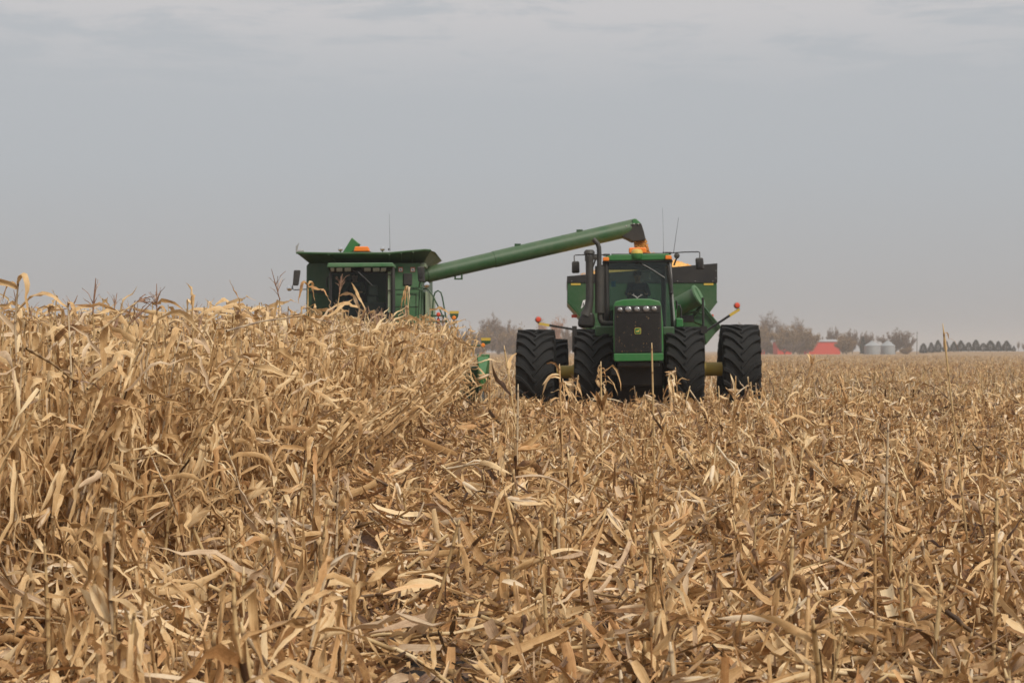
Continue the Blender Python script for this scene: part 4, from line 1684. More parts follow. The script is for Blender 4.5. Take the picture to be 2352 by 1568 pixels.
def corn_proto(h=1.78, nl=12, tassel=True, ear=True, seg=9, lean=.05, broken=False):
    stalk, leaves, tas, er = PB(), PB(), PB(), PB()
    pts, rad, tin = [], [], []
    bx, by = random.uniform(-lean, lean), random.uniform(-lean, lean)
    nn_ = 9
    base_t = random.uniform(.52, .75)

    def at(z):
        u = z / h
        return Vector((bx * u * u * h + .012 * math.sin(z * 9 + bx * 50), by * u * u * h, z))
    for i in range(nn_):
        z = h * i / (nn_ - 1)
        r = .0135 * (1 - .62 * i / (nn_ - 1))
        if i:
            pts += [at(z - .012), at(z)]
            rad += [r * 1.0, r * 1.15]
            tin += [base_t - .05, .18]
        pts += [at(z + .014)]
        rad += [r * 1.02]
        tin += [base_t + .06 if i else .3]
    stalk.stem(pts, rad, tin)
    a0 = random.uniform(0, 6.28)
    for i in range(nl):
        z = h * (.10 + .90 * i / (nl - 1)) - .02
        az = a0 + math.pi * i + random.gauss(0, .55)
        up = i / (nl - 1)
        kind = random.random()
        L = random.uniform(.35, .80) * (1 - .3 * max(0, up - .7) / .3)
        wd = random.uniform(.028, .066) * (1 - .15 * up)
        e0 = random.uniform(-.3, .9)
        if kind < .62:          # collapsed, hanging from a sharp kink
            e1, dr = -random.uniform(1.2, 1.56), random.uniform(.06, .22)
        elif kind < .90:         # arching
            e1, dr = -random.uniform(.4, 1.2), random.uniform(.35, .8)
        else:                   # stiff, upright
            e1, dr = random.uniform(-.1, .7), .9
        leaves.leaf(at(z), az, L, wd, e0, e1, dr, random.gauss(0, 2.2), random.gauss(0, .7), random.uniform(.08, .45), min(.98, max(.2, random.gauss(.70, .13) - .22 * max(0, 1 - up / .5))), seg,  # lower leaves darker: some weathering, mostly shade put into the tint
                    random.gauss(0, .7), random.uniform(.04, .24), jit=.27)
        # sheath wrapped on the stalk
        if up < .85:
            leaves.leaf(at(max(0, z - .13)), az, .14, .034 - .014 * up, 1.5, 1.45, .9, 0, 0, -.4, rt(), 2, start=1, tip=.9)
    if tassel:
        b = at(h)
        tl = random.uniform(.2, .32)
        dirn = Vector((random.gauss(0, .3), random.gauss(0, .3), 1)).normalized()
        tas.stem([b, b + dirn * tl * .5, b + dirn * tl], [.006, .006, .003], [.5, .4, .4], 4)
        for k in range(random.randint(6, 11)):
            p0 = b + dirn * tl * random.uniform(.05, .5)
            az = random.uniform(0, 6.28)
            L = random.uniform(.09, .17)
            e0 = random.uniform(.9, 1.45)
            tas.leaf(p0, az, L, .009, e0, e0 - random.uniform(.1, .9), .9, 3, random.uniform(0, 3), .3, random.uniform(.4, .9), 5, 0, .5, start=1, tip=.5)
    if ear:
        z = h * random.uniform(.42, .55)
        az = random.uniform(0, 6.28)
        dn = random.choice((-1.1, -.9, -.5, .8))
        husk_ear(er, at(z) + Vector((.02 * math.cos(az), .02 * math.sin(az), 0)), (math.cos(az) * math.cos(dn), math.sin(az) * math.cos(dn), math.sin(dn)),
                 random.uniform(.18, .25), random.uniform(.024, .032))
    return dict(stalk=stalk.arrays(), leaves=leaves.arrays(), tassel=tas.arrays() if tassel else None, ear=er.arrays() if ear else None)


MATI = {'stalk': 1, 'leaves': 0, 'tassel': 2, 'ear': 0}
PLM = [M['leaf'], M['stalk'], M['tassel']]


def merged(proto):
    Vs, Fs, Cs, Ms, n = [], [], [], [], 0
    for k in ('stalk', 'leaves', 'tassel', 'ear'):
        a = proto.get(k)
        if a is None or not len(a[0]):
            continue
        Vs.append(a[0])
        Fs.append(a[1] + n)
        Cs.append(a[2])
        Ms.append(np.full(len(a[1]), MATI[k]))
        n += len(a[0])
    return np.concatenate(Vs), np.concatenate(Fs), np.concatenate(Cs), np.concatenate(Ms)


def mats_of(x, y, z, rz, tilt, taz, sc):
    """placement matrices, vectorised"""
    n = len(x)
    c, s = np.cos(rz), np.sin(rz)
    Rz = np.zeros((n, 3, 3))
    Rz[:, 0, 0], Rz[:, 0, 1], Rz[:, 1, 0], Rz[:, 1, 1], Rz[:, 2, 2] = c, -s, s, c, 1
    ax, ay = -np.sin(taz), np.cos(taz)
    ct, st = np.cos(tilt), np.sin(tilt)
    T = np.zeros((n, 3, 3))
    T[:, 0, 0] = ct + ax * ax * (1 - ct)
    T[:, 0, 1] = T[:, 1, 0] = ax * ay * (1 - ct)
    T[:, 1, 1] = ct + ay * ay * (1 - ct)
    T[:, 0, 2], T[:, 2, 0] = ay * st, -ay * st
    T[:, 1, 2], T[:, 2, 1] = -ax * st, ax * st
    T[:, 2, 2] = ct
    return np.einsum('nij,njk->nik', T, Rz) * sc[:, None, None]


def stuff_object(name, protos, pick, x, y, z, rz, tilt, taz, sc, mats, tsh=.10):
    Mx = mats_of(x, y, z, rz, tilt, taz, sc)
    loc = np.stack([x, y, z], 1)
    Vs, Fs, Cs, Ms, n = [], [], [], [], 0
    for i, (V, Fq, Cc, Mi) in enumerate(protos):
        ids = np.nonzero(pick == i)[0]
        if not len(ids):
            continue
        W = np.einsum('nij,vj->nvi', Mx[ids], V) + loc[ids][:, None, :]
        k = len(V)
        Vs.append(W.reshape(-1, 3))
        Fs.append((Fq[None] + (np.arange(len(ids)) * k)[:, None, None] + n).reshape(-1, 4))
        cc = np.repeat(Cc[None], len(ids), 0).copy()
        cc[:, :, 0] += rng.normal(0, tsh, len(ids))[:, None]
        Cs.append(cc.reshape(-1, 4))
        Ms.append(np.tile(Mi, len(ids)))
        n += len(ids) * k
    me = fill_mesh(name, np.concatenate(Vs), np.concatenate(Fs), np.concatenate(Cs), mats, np.concatenate(Ms))
    return link(name, me)


def proto_meshes(nm, proto):
    r = {}
    for k, mt in (('stalk', 'stalk'), ('leaves', 'leaf'), ('tassel', 'tassel'), ('ear', 'leaf')):
        a = proto.get(k)
        if a is None or not len(a[0]):
            continue
        r[k] = fill_mesh(nm + '_' + k, *a, [M[mt]])
    return r


def put_plant(name, meshes, x, y, rz, tilt, taz, sc, label, cat, group=None, z=None):
    o = bpy.data.objects.new(name, None)
    o.empty_display_size = .1
    COL.objects.link(o)
    o.location = (x, y, gz(x, y) - .01 if z is None else z)
    q = Matrix.Rotation(tilt, 3, Vector((-math.sin(taz), math.cos(taz), 0))) @ Matrix.Rotation(rz, 3, 'Z')
    o.rotation_euler = q.to_euler()
    o.scale = (sc, sc, sc)
    tag(o, label, cat, group)
    for k, me in meshes.items():
        link(k, me, o)
    return o


# ---- uncut corn
NP = 16
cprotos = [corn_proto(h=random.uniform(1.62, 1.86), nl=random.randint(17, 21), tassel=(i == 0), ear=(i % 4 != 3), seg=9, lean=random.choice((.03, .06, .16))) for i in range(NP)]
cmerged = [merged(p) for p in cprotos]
xs, ys = [], []
for k in range(0, 24):
    d = 9.0
    while d < 56:
        d += random.uniform(.10, .18)
        x = edge_x(d) - .10 - .76 * k + random.gauss(0, .04) - .34 * float(sm(24, 37, d))
        if x < -.31 * d - 2.2 or x < -15.5:
            continue
        if d > 40.3 and x > -7.9:
            continue
        if d > 41 and random.random() < .35:
            continue
        xs.append(x)
        ys.append(d)
xs, ys = np.array(xs), np.array(ys)
n = len(xs)
pick = rng.integers(0, NP, n)
rz = rng.uniform(0, 6.28, n)
tilt = np.abs(rng.normal(0, .07, n))
lod = rng.random(n)
tilt = np.where(lod < .22, rng.uniform(.25, .95, n), tilt)
taz = np.where(lod < .22, rng.normal(-.2, 1.0, n), rng.uniform(0, 6.28, n))
toedge = edge_x(ys) - xs
tilt = np.where((toedge < .4) & (rng.random(n) < .5), rng.uniform(.10, .42, n), tilt)
tilt = np.where(ys > 33, tilt * .45, tilt)
taz = np.where(toedge < .4, rng.normal(-.1, .7, n), taz)
sc = rng.normal(1.02, .06, n) + .013 * np.clip(ys - 11, 0, 12)
sc = np.where(toedge < .4, sc * .95, sc)
order = np.argsort(ys - .35 * xs)
infr = xs[order] > -.31 * ys[order] - .3
order = np.concatenate([order[infr], order[~infr]])
near = order[:292]
rest = order[292:]
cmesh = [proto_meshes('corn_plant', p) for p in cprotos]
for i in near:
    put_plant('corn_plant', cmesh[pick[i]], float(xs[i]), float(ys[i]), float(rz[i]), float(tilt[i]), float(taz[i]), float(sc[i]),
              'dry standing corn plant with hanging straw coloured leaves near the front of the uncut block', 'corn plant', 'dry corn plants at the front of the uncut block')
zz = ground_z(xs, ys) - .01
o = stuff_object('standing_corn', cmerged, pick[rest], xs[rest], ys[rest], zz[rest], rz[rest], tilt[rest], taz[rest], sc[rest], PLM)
tag(o, 'dense uncut block of dry corn reaching back to the combine', 'corn', kind='stuff')


# ---- single tall plants that break the skyline
def tall(px, ptop, d, label, opts, lean=0.0, pbase=None):
    """plant whose tip is seen at pixel (px, ptop), d metres away"""
    tip = P(px, ptop, d)
    base = Vector((tip.x - lean, d, 0))
    base.z = gz(base.x, d)
    v = tip - base
    tl = math.atan2(math.hypot(v.x, v.y), v.z)
    ta = math.atan2(v.y, v.x)
    pr = corn_proto(**opts['p'])
    if opts.get('extra'):
        opts['extra'](pr)
    top = max(float(a[0][:, 2].max()) for a in pr.values() if a is not None)
    put_plant('corn_plant', proto_meshes('corn_plant', pr), base.x, d, random.uniform(0, 6), tl, ta, v.length / top, label, 'corn plant', z=base.z)


def tops(*ls):
    """extra leaves at the tip: (azimuth, length, width, rise, fall, droop)"""
    def f(pr):
        pb = PB()
        top = pr['stalk'][0][:, 2].max()
        tip = pr['stalk'][0][np.argmax(pr['stalk'][0][:, 2])]
        for az, L, wd, e0, e1, dr in ls:
            pb.leaf((tip[0], tip[1], top - .04), az, L, wd, e0, e1, dr, random.gauss(0, 1.2), 0, .3, random.uniform(.5, .8), 10, random.gauss(0, .3), .12, jit=.16, start=.3)
        V, Fq, Cc = pb.arrays()
        n0 = len(pr['leaves'][0])
        pr['leaves'] = (np.concatenate([pr['leaves'][0], V]), np.concatenate([pr['leaves'][1], Fq + n0]), np.concatenate([pr['leaves'][2], Cc]))
    return f


RT_, LF_ = 0.0, math.pi
tall(212, 640, 13.2, 'tall corn plant with an upright dark branching tassel against the grey sky on the left', dict(p=dict(h=1.8, nl=10, ear=False)))
tall(350, 652, 14.5, 'corn plant with a slim reddish tassel wrapped by one leaf against the sky', dict(p=dict(h=1.8, nl=9, ear=False), extra=tops((RT_, .3, .035, 1.4, -1.3, .5))))
tall(30, 628, 12.2, 'corn plant at the far left whose top leaf curls over high against the sky', dict(p=dict(h=1.9, nl=10, tassel=False, ear=False), extra=tops((RT_, .42, .045, 1.45, -1.45, .45), (LF_, .25, .02, 1.0, -1.0, .5))))
tall(163, 668, 12.4, 'corn plant at the left with a long arching ochre leaf below its bare tip', dict(p=dict(h=1.85, nl=11, tassel=False), extra=tops((LF_, .62, .06, .35, -.7, .9), (RT_, .16, .04, 1.2, -1.2, .4))))
tall(338, 676, 13.0, 'leaning corn plant whose dark tassel points up to the right above the block', dict(p=dict(h=1.8, nl=9, ear=False)), lean=.9)
tall(447, 648, 16.0, 'corn plant with a thin forked bare tip midway between the left edge and the combine', dict(p=dict(h=1.85, nl=10, tassel=False), extra=tops((RT_, .3, .03, 1.2, .4, .9), (LF_, .34, .03, 1.3, -1.3, .6))))
tall(568, 645, 17.5, 'corn plant with one narrow upright brown leaf tip left of the combine mirror', dict(p=dict(h=1.85, nl=9, tassel=False), extra=tops((RT_, .36, .035, 1.5, 1.0, .9))), lean=.1)
tall(636, 620, 19.0, 'tallest corn plant left of the combine, its feathery tassel leaning right', dict(p=dict(h=1.8, nl=9, ear=False)), lean=.2)
tall(703, 645, 23.0, 'corn plant with a curled leaf standing before the left edge of the combine', dict(p=dict(h=1.85, nl=9, tassel=False), extra=tops((RT_, .3, .04, 1.4, -1.4, .4), (LF_, .35, .04, 1.0, -1.4, .5))))
tall(786, 628, 23.5, 'corn plant whose forked tassel rises in front of the combine windshield', dict(p=dict(h=1.75, nl=9, ear=False)), lean=.18)
tall(870, 664, 24.0, 'leaning corn stalk with a brown leaf slanting up across the combine cab', dict(p=dict(h=1.85, nl=9, tassel=False), extra=tops((RT_, .4, .06, 1.0, .8, .9))), lean=.6)
tall(948, 655, 27.0, 'corn plant with thin drooping leaf tips before the combine front panel', dict(p=dict(h=1.85, nl=9, tassel=False), extra=tops((RT_, .3, .025, 1.4, -1.3, .4), (LF_, .4, .03, 1.2, -1.4, .4))))


def edge_d(px):
    return 4.02 / (ROWT + (CX - px) / F)


def lodged(pts, label, tassel=True, r=.0095, leaves=((.5, 1),), push=.42):
    """a stalk leaning over the face of the block, through reference pixels"""
    W = [P(x, y, edge_d(x) - push) for x, y in pts]
    root = bpy.data.objects.new('lodged_stalk', None)
    COL.objects.link(root)
    root.location = W[0]
    W = [w_ - W[0] for w_ in W]
    st, lv, ts = PB(), PB(), PB()
    dens, rad, tin = [], [], []
    N = 12
    tot = len(W) - 1
    for i in range(N + 1):
        u = i / N * tot
        k = min(int(u), tot - 1)
        p = W[k].lerp(W[k + 1], u - k)
        rr = r * (1 - .45 * i / N)
        dens += [p]
        rad += [rr * (1.15 if i % 2 else 1)]
        tin += [.25 if i % 2 else .66]
    st.stem(dens, rad, tin, 6)
    dr = (W[-1] - W[-2]).normalized()
    az = math.atan2(dr.y, dr.x)
    el_ = math.asin(dr.z)
    for u, sgn in leaves:
        p = dens[int(u * N)]
        lv.leaf(p, az + sgn * random.uniform(.2, .8), random.uniform(.4, .65), random.uniform(.045, .07), el_ + random.uniform(.1, .5), -random.uniform(.5, 1.4), random.uniform(.3, .8),
                random.gauss(0, 1.5), random.gauss(0, .6), .25, random.uniform(.55, .85), 10, 0, .12, jit=.12)
    if tassel:
        for k in range(9):
            p = W[-1] - dr * random.uniform(0, .12)
            ts.leaf(p, az + random.gauss(0, .3), random.uniform(.14, .30), .012, el_ + random.gauss(0, .25), el_ - random.uniform(0, .8), .9, 3, random.uniform(0, 3), .3, random.uniform(.3, .7), 7, 0, .5, start=1, tip=.5)
    tag(root, label, 'lodged stalk')
    link('stalk', fill_mesh('stalk', *st.arrays(), [M['stalk']]), root)
    if leaves:
        link('leaves', fill_mesh('leaves', *lv.arrays(), [M['leaf']]), root)
    if tassel:
        link('tassel', fill_mesh('tassel', *ts.arrays(), [M['tassel']]), root)


lodged([(200, 893), (245, 852), (262, 846)], 'short leaning stalk on the left with a pale leaf blade pointing right from its bend', False, leaves=((1, .2), (1, -.2)))
lodged([(296, 832), (330, 770), (368, 729)], 'stalk rising steeply to the right in the upper left of the corn block', False, leaves=((.9, 1), (.95, -1)))
lodged([(354, 922), (449, 886), (560, 848), (640, 826)], 'longest leaning stalk crossing the middle of the corn block up to the right', True)
lodged([(452, 889), (504, 888), (560, 900)], 'fallen stalk whose brown tassel hangs right from the middle of the block', True, leaves=())
lodged([(180, 1082), (260, 1062), (348, 1048), (420, 1040)], 'fallen stalk lying nearly level across the lower corn face with a feathery tassel', True)
lodged([(225, 763), (280, 718), (322, 688)], 'slanting dark tassel stalk near the skyline of the left block', True, leaves=((.2, 1),))
lodged([(520, 760), (600, 738), (690, 726), (760, 740)], 'thin lodged stalk lying along the block top towards the combine', True, leaves=((.3, 1), (.6, -1)))
lodged([(60, 800), (120, 835), (178, 880)], 'stalk toppled down to the right at the far left of the block', True, leaves=((.3, 1),))
lodged([(352, 1120), (420, 1085), (452, 1070)], 'low stalk with a short dark tassel poking right from the corn face', True, leaves=((.4, 1), (.6, -1)))
lodged([(640, 790), (740, 770), (830, 745)], 'slim lodged stalk below the combine cab pointing right', True, leaves=((.5, 1),))


# ---- stubble
def stub_proto(h, nl, seg=6, bend=False, ear=False, lowpoly=False, skinny=1.0, straight=False):
    stalk, leaves, er = PB(), PB(), PB()
    lx, ly = random.gauss(0, .10), random.gauss(0, .10)
    if straight:
        lx = ly = 0.0
    ns = max(2, int(h / .16)) if not lowpoly else 2
    bt = random.uniform(.35, .8)
    r0 = random.uniform(.0085, .0125) * skinny
    pts, rad, tin = [], [], []

    def at(z):
        return Vector((lx * z, ly * z, z))
    if lowpoly:
        pts, rad, tin = [at(0), at(h)], [r0 * 1.15, r0], [bt, bt + .05]
        stalk.stem(pts, rad, tin, 3)
    else:
        for i in range(ns + 1):
            z = h * i / ns
            if i:
                pts += [at(z - .012), at(z)]
                rad += [r0, r0 * 1.12]
                tin += [bt - .04, .2]
            pts.append(at(z + .014))
            rad.append(r0 * (1 if i < ns else .8))
            tin.append(bt + .06)
        pts.append(at(h + .05))
        rad.append(r0 * .45)
        tin.append(.95)
        stalk.stem(pts, rad, tin, 6)
    if bend:
        a = random.uniform(0, 6.28)
        p = at(h)
        e = random.uniform(-1.35, -.25)
        L = random.uniform(.15, .4)
        dv = Vector((math.cos(a) * math.cos(e), math.sin(a) * math.cos(e), math.sin(e)))
        if lowpoly:
            stalk.stem([p, p + dv * L], [r0 * .9, r0 * .7], [bt, bt], 3)
        else:
            stalk.stem([p, p + dv * L * .48, p + dv * L * .52, p + dv * L], [r0 * .95, r0 * .9, r0 * 1.1, r0 * .6], [bt, bt, .22, bt + .1], 5)
        for _ in range(1 if lowpoly else 2):
            leaves.leaf(p + dv * L * random.uniform(.3, 1), a + random.gauss(0, .8), random.uniform(.2, .5), random.uniform(.03, .06), e + .3, -1.2, .6, random.gauss(0, 1.5),
                        random.gauss(0, .6), .2, rt() + .05, 2 if lowpoly else seg)
    for i in range(nl):
        z = h * random.uniform(.1, 1.0)
        kind = random.random()
        L = random.uniform(.12, .38)
        wd = random.uniform(.020, .055)
        e0 = random.uniform(.2, 1.4)
        e1 = -random.uniform(.6, 1.5) if kind < .7 else random.uniform(-.4, 1.2)
        leaves.leaf(at(z), random.uniform(0, 6.28), L, wd, e0, e1, random.uniform(.15, .7), random.gauss(0, 1.8), random.gauss(0, .8),
                    random.uniform(.05, .4), rt(), 3 if lowpoly else seg, random.gauss(0, .6), random.uniform(.04, .22), tip=random.choice((.02, .15, .35)), jit=.2)
    if not lowpoly and nl:
        for i in range(2):
            leaves.leaf(at(h * random.uniform(.1, .6)), random.uniform(0, 6), .16, .036, 1.5, 1.3, .9, 0, 0, -.4, rt(), 2, start=1, tip=.8)
    if ear:
        z = h * random.uniform(.6, 1.0)
        az = random.uniform(0, 6.28)
        e = random.uniform(-1.2, .9)
        husk_ear(er, at(z), (math.cos(az) * math.cos(e), math.sin(az) * math.cos(e), math.sin(e)), .2, .024, 6, random.uniform(.7, .95))
    return dict(stalk=stalk.arrays(), leaves=leaves.arrays(), tassel=None, ear=er.arrays() if ear else None)


def lane(x, d):        # the flattened strip running back to the header end
    return (max(edge_x(d) + .15, -.87 - .115 * (d - 9.3)) < x < -.14 - .012 * (d - 9.3)) and d < 36


NS = 20
NL = 8
sprotos = [stub_proto(random.uniform(.10, .46) if i % 6 else random.uniform(.5, .8), random.randint(4, 9), bend=(i % 4 == 0), ear=(i % 5 == 2)) for i in range(NS)]
for i in range(NL):     # taller stalks that kept many leaves
    p_ = stub_proto(random.uniform(.55, 1.0), 4, bend=(i % 3 == 0), ear=(i % 2 == 0))
    q_ = corn_proto(h=random.uniform(.6, 1.05), nl=random.randint(10, 14), tassel=False, ear=(i % 2 == 1), seg=8, lean=.12)
    sprotos.append(q_ if i % 4 else p_)
smerged = [merged(p) for p in sprotos]
kinds = []
xs, ys = [], []
for k in range(-1, 26):
    d = 6.4
    while d < 37:
        d += random.uniform(.14, .40)
        x = edge_x(d) + .30 + .76 * k + random.gauss(0, .07)
        if abs(x) > .31 * d + 2.2:
            continue
        if d > 35.2 and -.2 < x < 6:
            continue
        ln = lane(x, d)
        if random.random() > (.10 if ln else .85):
            continue
        if ((x + .33) / .4) ** 2 + ((d - 8.95) / .7) ** 2 < 1:
            continue
        xs.append(x)
        ys.append(d)
        kinds.append(2 if (x < -.87 - .115 * (d - 9.3) and d < 15) else (1 if (-.2 < x < .45 and d < 14) else 0))
xs, ys = np.array(xs), np.array(ys)
n = len(xs)
kinds = np.array(kinds)
pick = rng.integers(0, NS, n)
pick = np.where(rng.random(n) < np.choose(kinds, [.07, .35, .8]), NS + rng.integers(0, NL, n), pick)
rz = rng.uniform(0, 6.28, n)
tilt = np.abs(rng.normal(0, .2, n))
lod = rng.random(n)
tilt = np.where(lod < .42, rng.uniform(.5, 1.4, n), tilt)
taz = rng.uniform(0, 6.28, n)
sc = np.clip(rng.normal(1.0, .16, n), .6, 1.5)
order = np.argsort(ys)
infr = np.abs(xs[order]) < .31 * ys[order] + .4
order = np.concatenate([order[infr], order[~infr]])
near, rest = order[:280], order[280:]
smesh = [proto_meshes('corn_stubble', p) for p in sprotos]
for i in near:
    put_plant('corn_stubble', smesh[pick[i]], float(xs[i]), float(ys[i]), float(rz[i]), float(tilt[i]), float(taz[i]), float(sc[i]),
              'broken corn stalk stub with ragged leaves standing in the foreground residue', 'corn stub', 'broken corn stubs in the foreground')
zz = ground_z(xs, ys) - .01
o = stuff_object('corn_stubble_field', smerged, pick[rest], xs[rest], ys[rest], zz[rest], rz[rest], tilt[rest], taz[rest], sc[rest], PLM)
tag(o, 'rows of broken corn stubs covering the harvested ground up to the tractor', 'stubble', kind='stuff')
# far stubble, thinning with distance
lprotos = [merged(stub_proto(random.uniform(.2, .62), random.randint(3, 5), bend=(i % 3 == 0), lowpoly=True, skinny=1.3)) for i in range(12)]
xs, ys = [], []
d0 = 35.0
while d0 < 420:
    d1 = d0 * 1.04
    dens = 5.0 * (35 / d0) ** 1.45
    half = .32 * d0 + 2
    cnt = int(dens * (d1 - d0) * 2 * half)
    yy = rng.uniform(d0, d1, cnt)
    xx = rng.uniform(-half, half, cnt)
    row = np.round((xx - edge_x(yy) - .3) / .76) * .76 + edge_x(yy) + .3 + rng.normal(0, .08, cnt)
    xx = np.where(yy < 90, row, xx)
    keep = ~((yy < 56) & (xx < edge_x(yy) + .1)) & ~((yy < 54) & (xx > -.3) & (xx < 6))
    xs.append(xx[keep])
    ys.append(yy[keep])
    d0 = d1
xs, ys = np.concatenate(xs), np.concatenate(ys)
n = len(xs)
tl = np.abs(rng.normal(0, .22, n))
tl = np.where(rng.random(n) < .35, rng.uniform(.5, 1.4, n), tl)
o = stuff_object('distant_stubble', lprotos, rng.integers(0, 12, n), xs, ys, ground_z(xs, ys) - .01, rng.uniform(0, 6.28, n), tl, rng.uniform(0, 6.28, n),
                 np.clip(rng.normal(1.0, .25, n), .4, 1.7), PLM, .12)
tag(o, 'harvested stubble field stretching away beyond the machines to the trees', 'stubble', kind='stuff')


# ---- chopped leaves and husks lying everywhere
def strips(xx, yy, zz, yaw, pitch, roll, L, W, bend, twist, tint, m=4, fold=.2):
    n = len(xx)
    across = 3 if fold else 2
    V = np.zeros((n, m + 1, across, 3))
    Cc = np.zeros((n, m + 1, across, 4))
    ea, eb, ex = rng.uniform(.1, 1.0, n), rng.uniform(.05, .9, n), rng.uniform(1.5, 7, n)
    hue = rng.random(n)
    cy, sy, cp, sp_ = np.cos(yaw), np.sin(yaw), np.cos(pitch), np.sin(pitch)
    for j in range(m + 1):
        t = j / m
        s = (t - .5) * L
        hz = s * cp
        vz = s * sp_ - bend * L * (t - .5) ** 2
        px_, py_, pz_ = xx + cy * hz, yy + sy * hz, zz + vz
        rl = roll + twist * (t - .5)
        cr, sr = np.cos(rl), np.sin(rl)
        sx_, sy_, sz_ = -sy * cr - cy * sp_ * sr, cy * cr - sy * sp_ * sr, cp * sr
        nx_, ny_, nz_ = sy * sr - cy * sp_ * cr, -cy * sr - sy * sp_ * cr, cp * cr
        prof = W * .5 * (1 - (1 - (ea if t < .5 else eb)) * abs(2 * t - 1) ** ex) * rng.uniform(.75, 1.15, n)
        for q in range(across):
            u = q / (across - 1) * 2 - 1
            off = (-fold * W * (1 - abs(u))) if fold else 0
            V[:, j, q, 0] = px_ + sx_ * prof * u + nx_ * off
            V[:, j, q, 1] = py_ + sy_ * prof * u + ny_ * off
            V[:, j, q, 2] = pz_ + sz_ * prof * u + nz_ * off
            Cc[:, j, q, 0] = tint
            Cc[:, j, q, 1] = q / (across - 1)
            Cc[:, j, q, 2] = t
            Cc[:, j, q, 3] = hue
    base = []
    for j in range(m):
        for q in range(across - 1):
            a = j * across + q
            base.append((a, a + 1, a + across + 1, a + across))
    base = np.array(base)
    Fq = (base[None] + (np.arange(n) * (m + 1) * across)[:, None, None]).reshape(-1, 4)
    return V.reshape(-1, 3), Fq, Cc.reshape(-1, 4)


def lane_mask(xx, yy):
    lo_ = np.maximum(edge_x(yy) + .15, -.87 - .115 * (yy - 9.3))
    return ((xx > lo_) & (xx < -.14 - .012 * (yy - 9.3)) & (yy < 36)).astype(float)


def not_lane(xx, yy):
    return (lane_mask(xx, yy) < .5) | (rng.random(len(xx)) < .15)


def litter(cnt, d0, d1, left, size, pit, hgt, m, fold, tmean=.56, keepf=None):
    u = rng.random(cnt)
    yy = np.sqrt(u * (d1 ** 2 - d0 ** 2) + d0 ** 2)
    half = .31 * yy + 2.0
    lo = np.maximum(-half, edge_x(yy) - left)
    xx = lo + (half - lo) * rng.random(cnt)
    if keepf is not None:
        k = keepf(xx, yy)
        xx, yy = xx[k], yy[k]
    n = len(xx)
    L = rng.uniform(.5, 1.5, n) * size
    W = np.clip(rng.lognormal(math.log(.034), .45, n), .012, .075) * (size / .26) ** .3
    pitch = rng.normal(0, pit, n)
    rowp = ((xx - edge_x(yy) - .3) / .76 + .5) % 1.0 - .5
    pile = np.exp(-(rowp / .22) ** 2)
    z = ground_z(xx, yy) + np.abs(np.sin(pitch)) * L * .40 + rng.random(n) ** 1.6 * hgt * (.35 + pile)
    return strips(xx, yy, z, rng.uniform(0, 6.28, n), pitch, rng.normal(0, .8, n), L, W, rng.normal(.1, .5, n), rng.normal(0, 1.6, n),
                  np.clip(rng.normal(tmean - .06, .21, n) - .045 * lane_mask(xx, yy), .04, .98), m, fold)


def join(parts):
    Vs, Fs, Cs, n = [], [], [], 0
    for V, Fq, Cc in parts:
        Vs.append(V)
        Fs.append(Fq + n)
        Cs.append(Cc)
        n += len(V)
    return np.concatenate(Vs), np.concatenate(Fs), np.concatenate(Cs)


def bare_patch(xx, yy):       # dark soil showing through near the bottom of the picture
    e = ((xx + .33) / .34) ** 2 + ((yy - 8.95) / .62) ** 2
    return (e > 1.0) | (rng.random(len(xx)) < .25)


parts = [litter(62000, 6.2, 18, 1.2, .17, .24, .07, 4, .2, .60, bare_patch),
         litter(13000, 6.2, 18, .8, .20, .7, .10, 5, .25, .64, not_lane),
         litter(76000, 6.2, 20, 1.0, .10, .3, .08, 2, 0, .60, bare_patch),
         litter(5000, 6.2, 20, 1.0, .46, .20, .16, 7, .22, .70, bare_patch),
         litter(5000, 20, 38, 1.0, .46, .22, .16, 5, .2, .68),
         litter(54000, 18, 38, 1.2, .20, .30, .09, 3, 0, .56),
         litter(16000, 18, 38, .6, .24, .8, .14, 3, .2, .60, not_lane)]
me = fill_mesh('crop_residue', *join(parts), [M['leaf']])
tag(link('crop_residue', me), 'chopped corn leaves and husks littering the ground between the stubs', 'crop residue', kind='stuff')
parts = []
d0 = 37.0
while d0 < 150:
    d1 = d0 * 1.25
    area = .31 * (d1 * d1 - d0 * d0)
    cnt = int(area * 20 * (37 / d0) ** 1.1)
    parts.append(litter(cnt, d0, d1, 0.0, .28 * (d0 / 37) ** .3, .5, .12, 2, 0, .50))
    d0 = d1
me = fill_mesh('distant_residue', *join(parts), [M['leaf']])
tag(link('distant_residue', me), 'pale trash of shredded leaves over the far stubble field', 'crop residue', kind='stuff')
# broken stalk pieces lying about
pp = []
for i in range(8):
    pb = PB()
    L = random.uniform(.2, .6)
    bt = random.uniform(.4, .85)
    pb.stem([(0, 0, 0), (0, 0, L * .45), (.01, 0, L * .5), (.02, 0, L)], [.011, .011, .014, .010], [bt, bt, .1, bt + .1], 5)
    V, Fq, Cc = pb.arrays()
    pp.append((V, Fq, Cc, np.zeros(len(Fq), int)))
cnt = 1500
yy = np.sqrt(rng.random(cnt) * (36 ** 2 - 6.5 ** 2) + 6.5 ** 2)
half = .31 * yy + 2.0
lo = np.maximum(-half, edge_x(yy) - .5)
xx = lo + (half - lo) * rng.random(cnt)
o = stuff_object('stalk_pieces', pp, rng.integers(0, 8, cnt), xx, yy, ground_z(xx, yy) + rng.uniform(.01, .12, cnt), rng.uniform(0, 6.28, cnt), rng.normal(1.45, .22, cnt),
                 rng.uniform(0, 6.28, cnt), rng.uniform(.7, 1.3, cnt), [M['stalk']])
tag(o, 'short snapped lengths of corn stalk strewn over the residue', 'stalk pieces', kind='stuff')


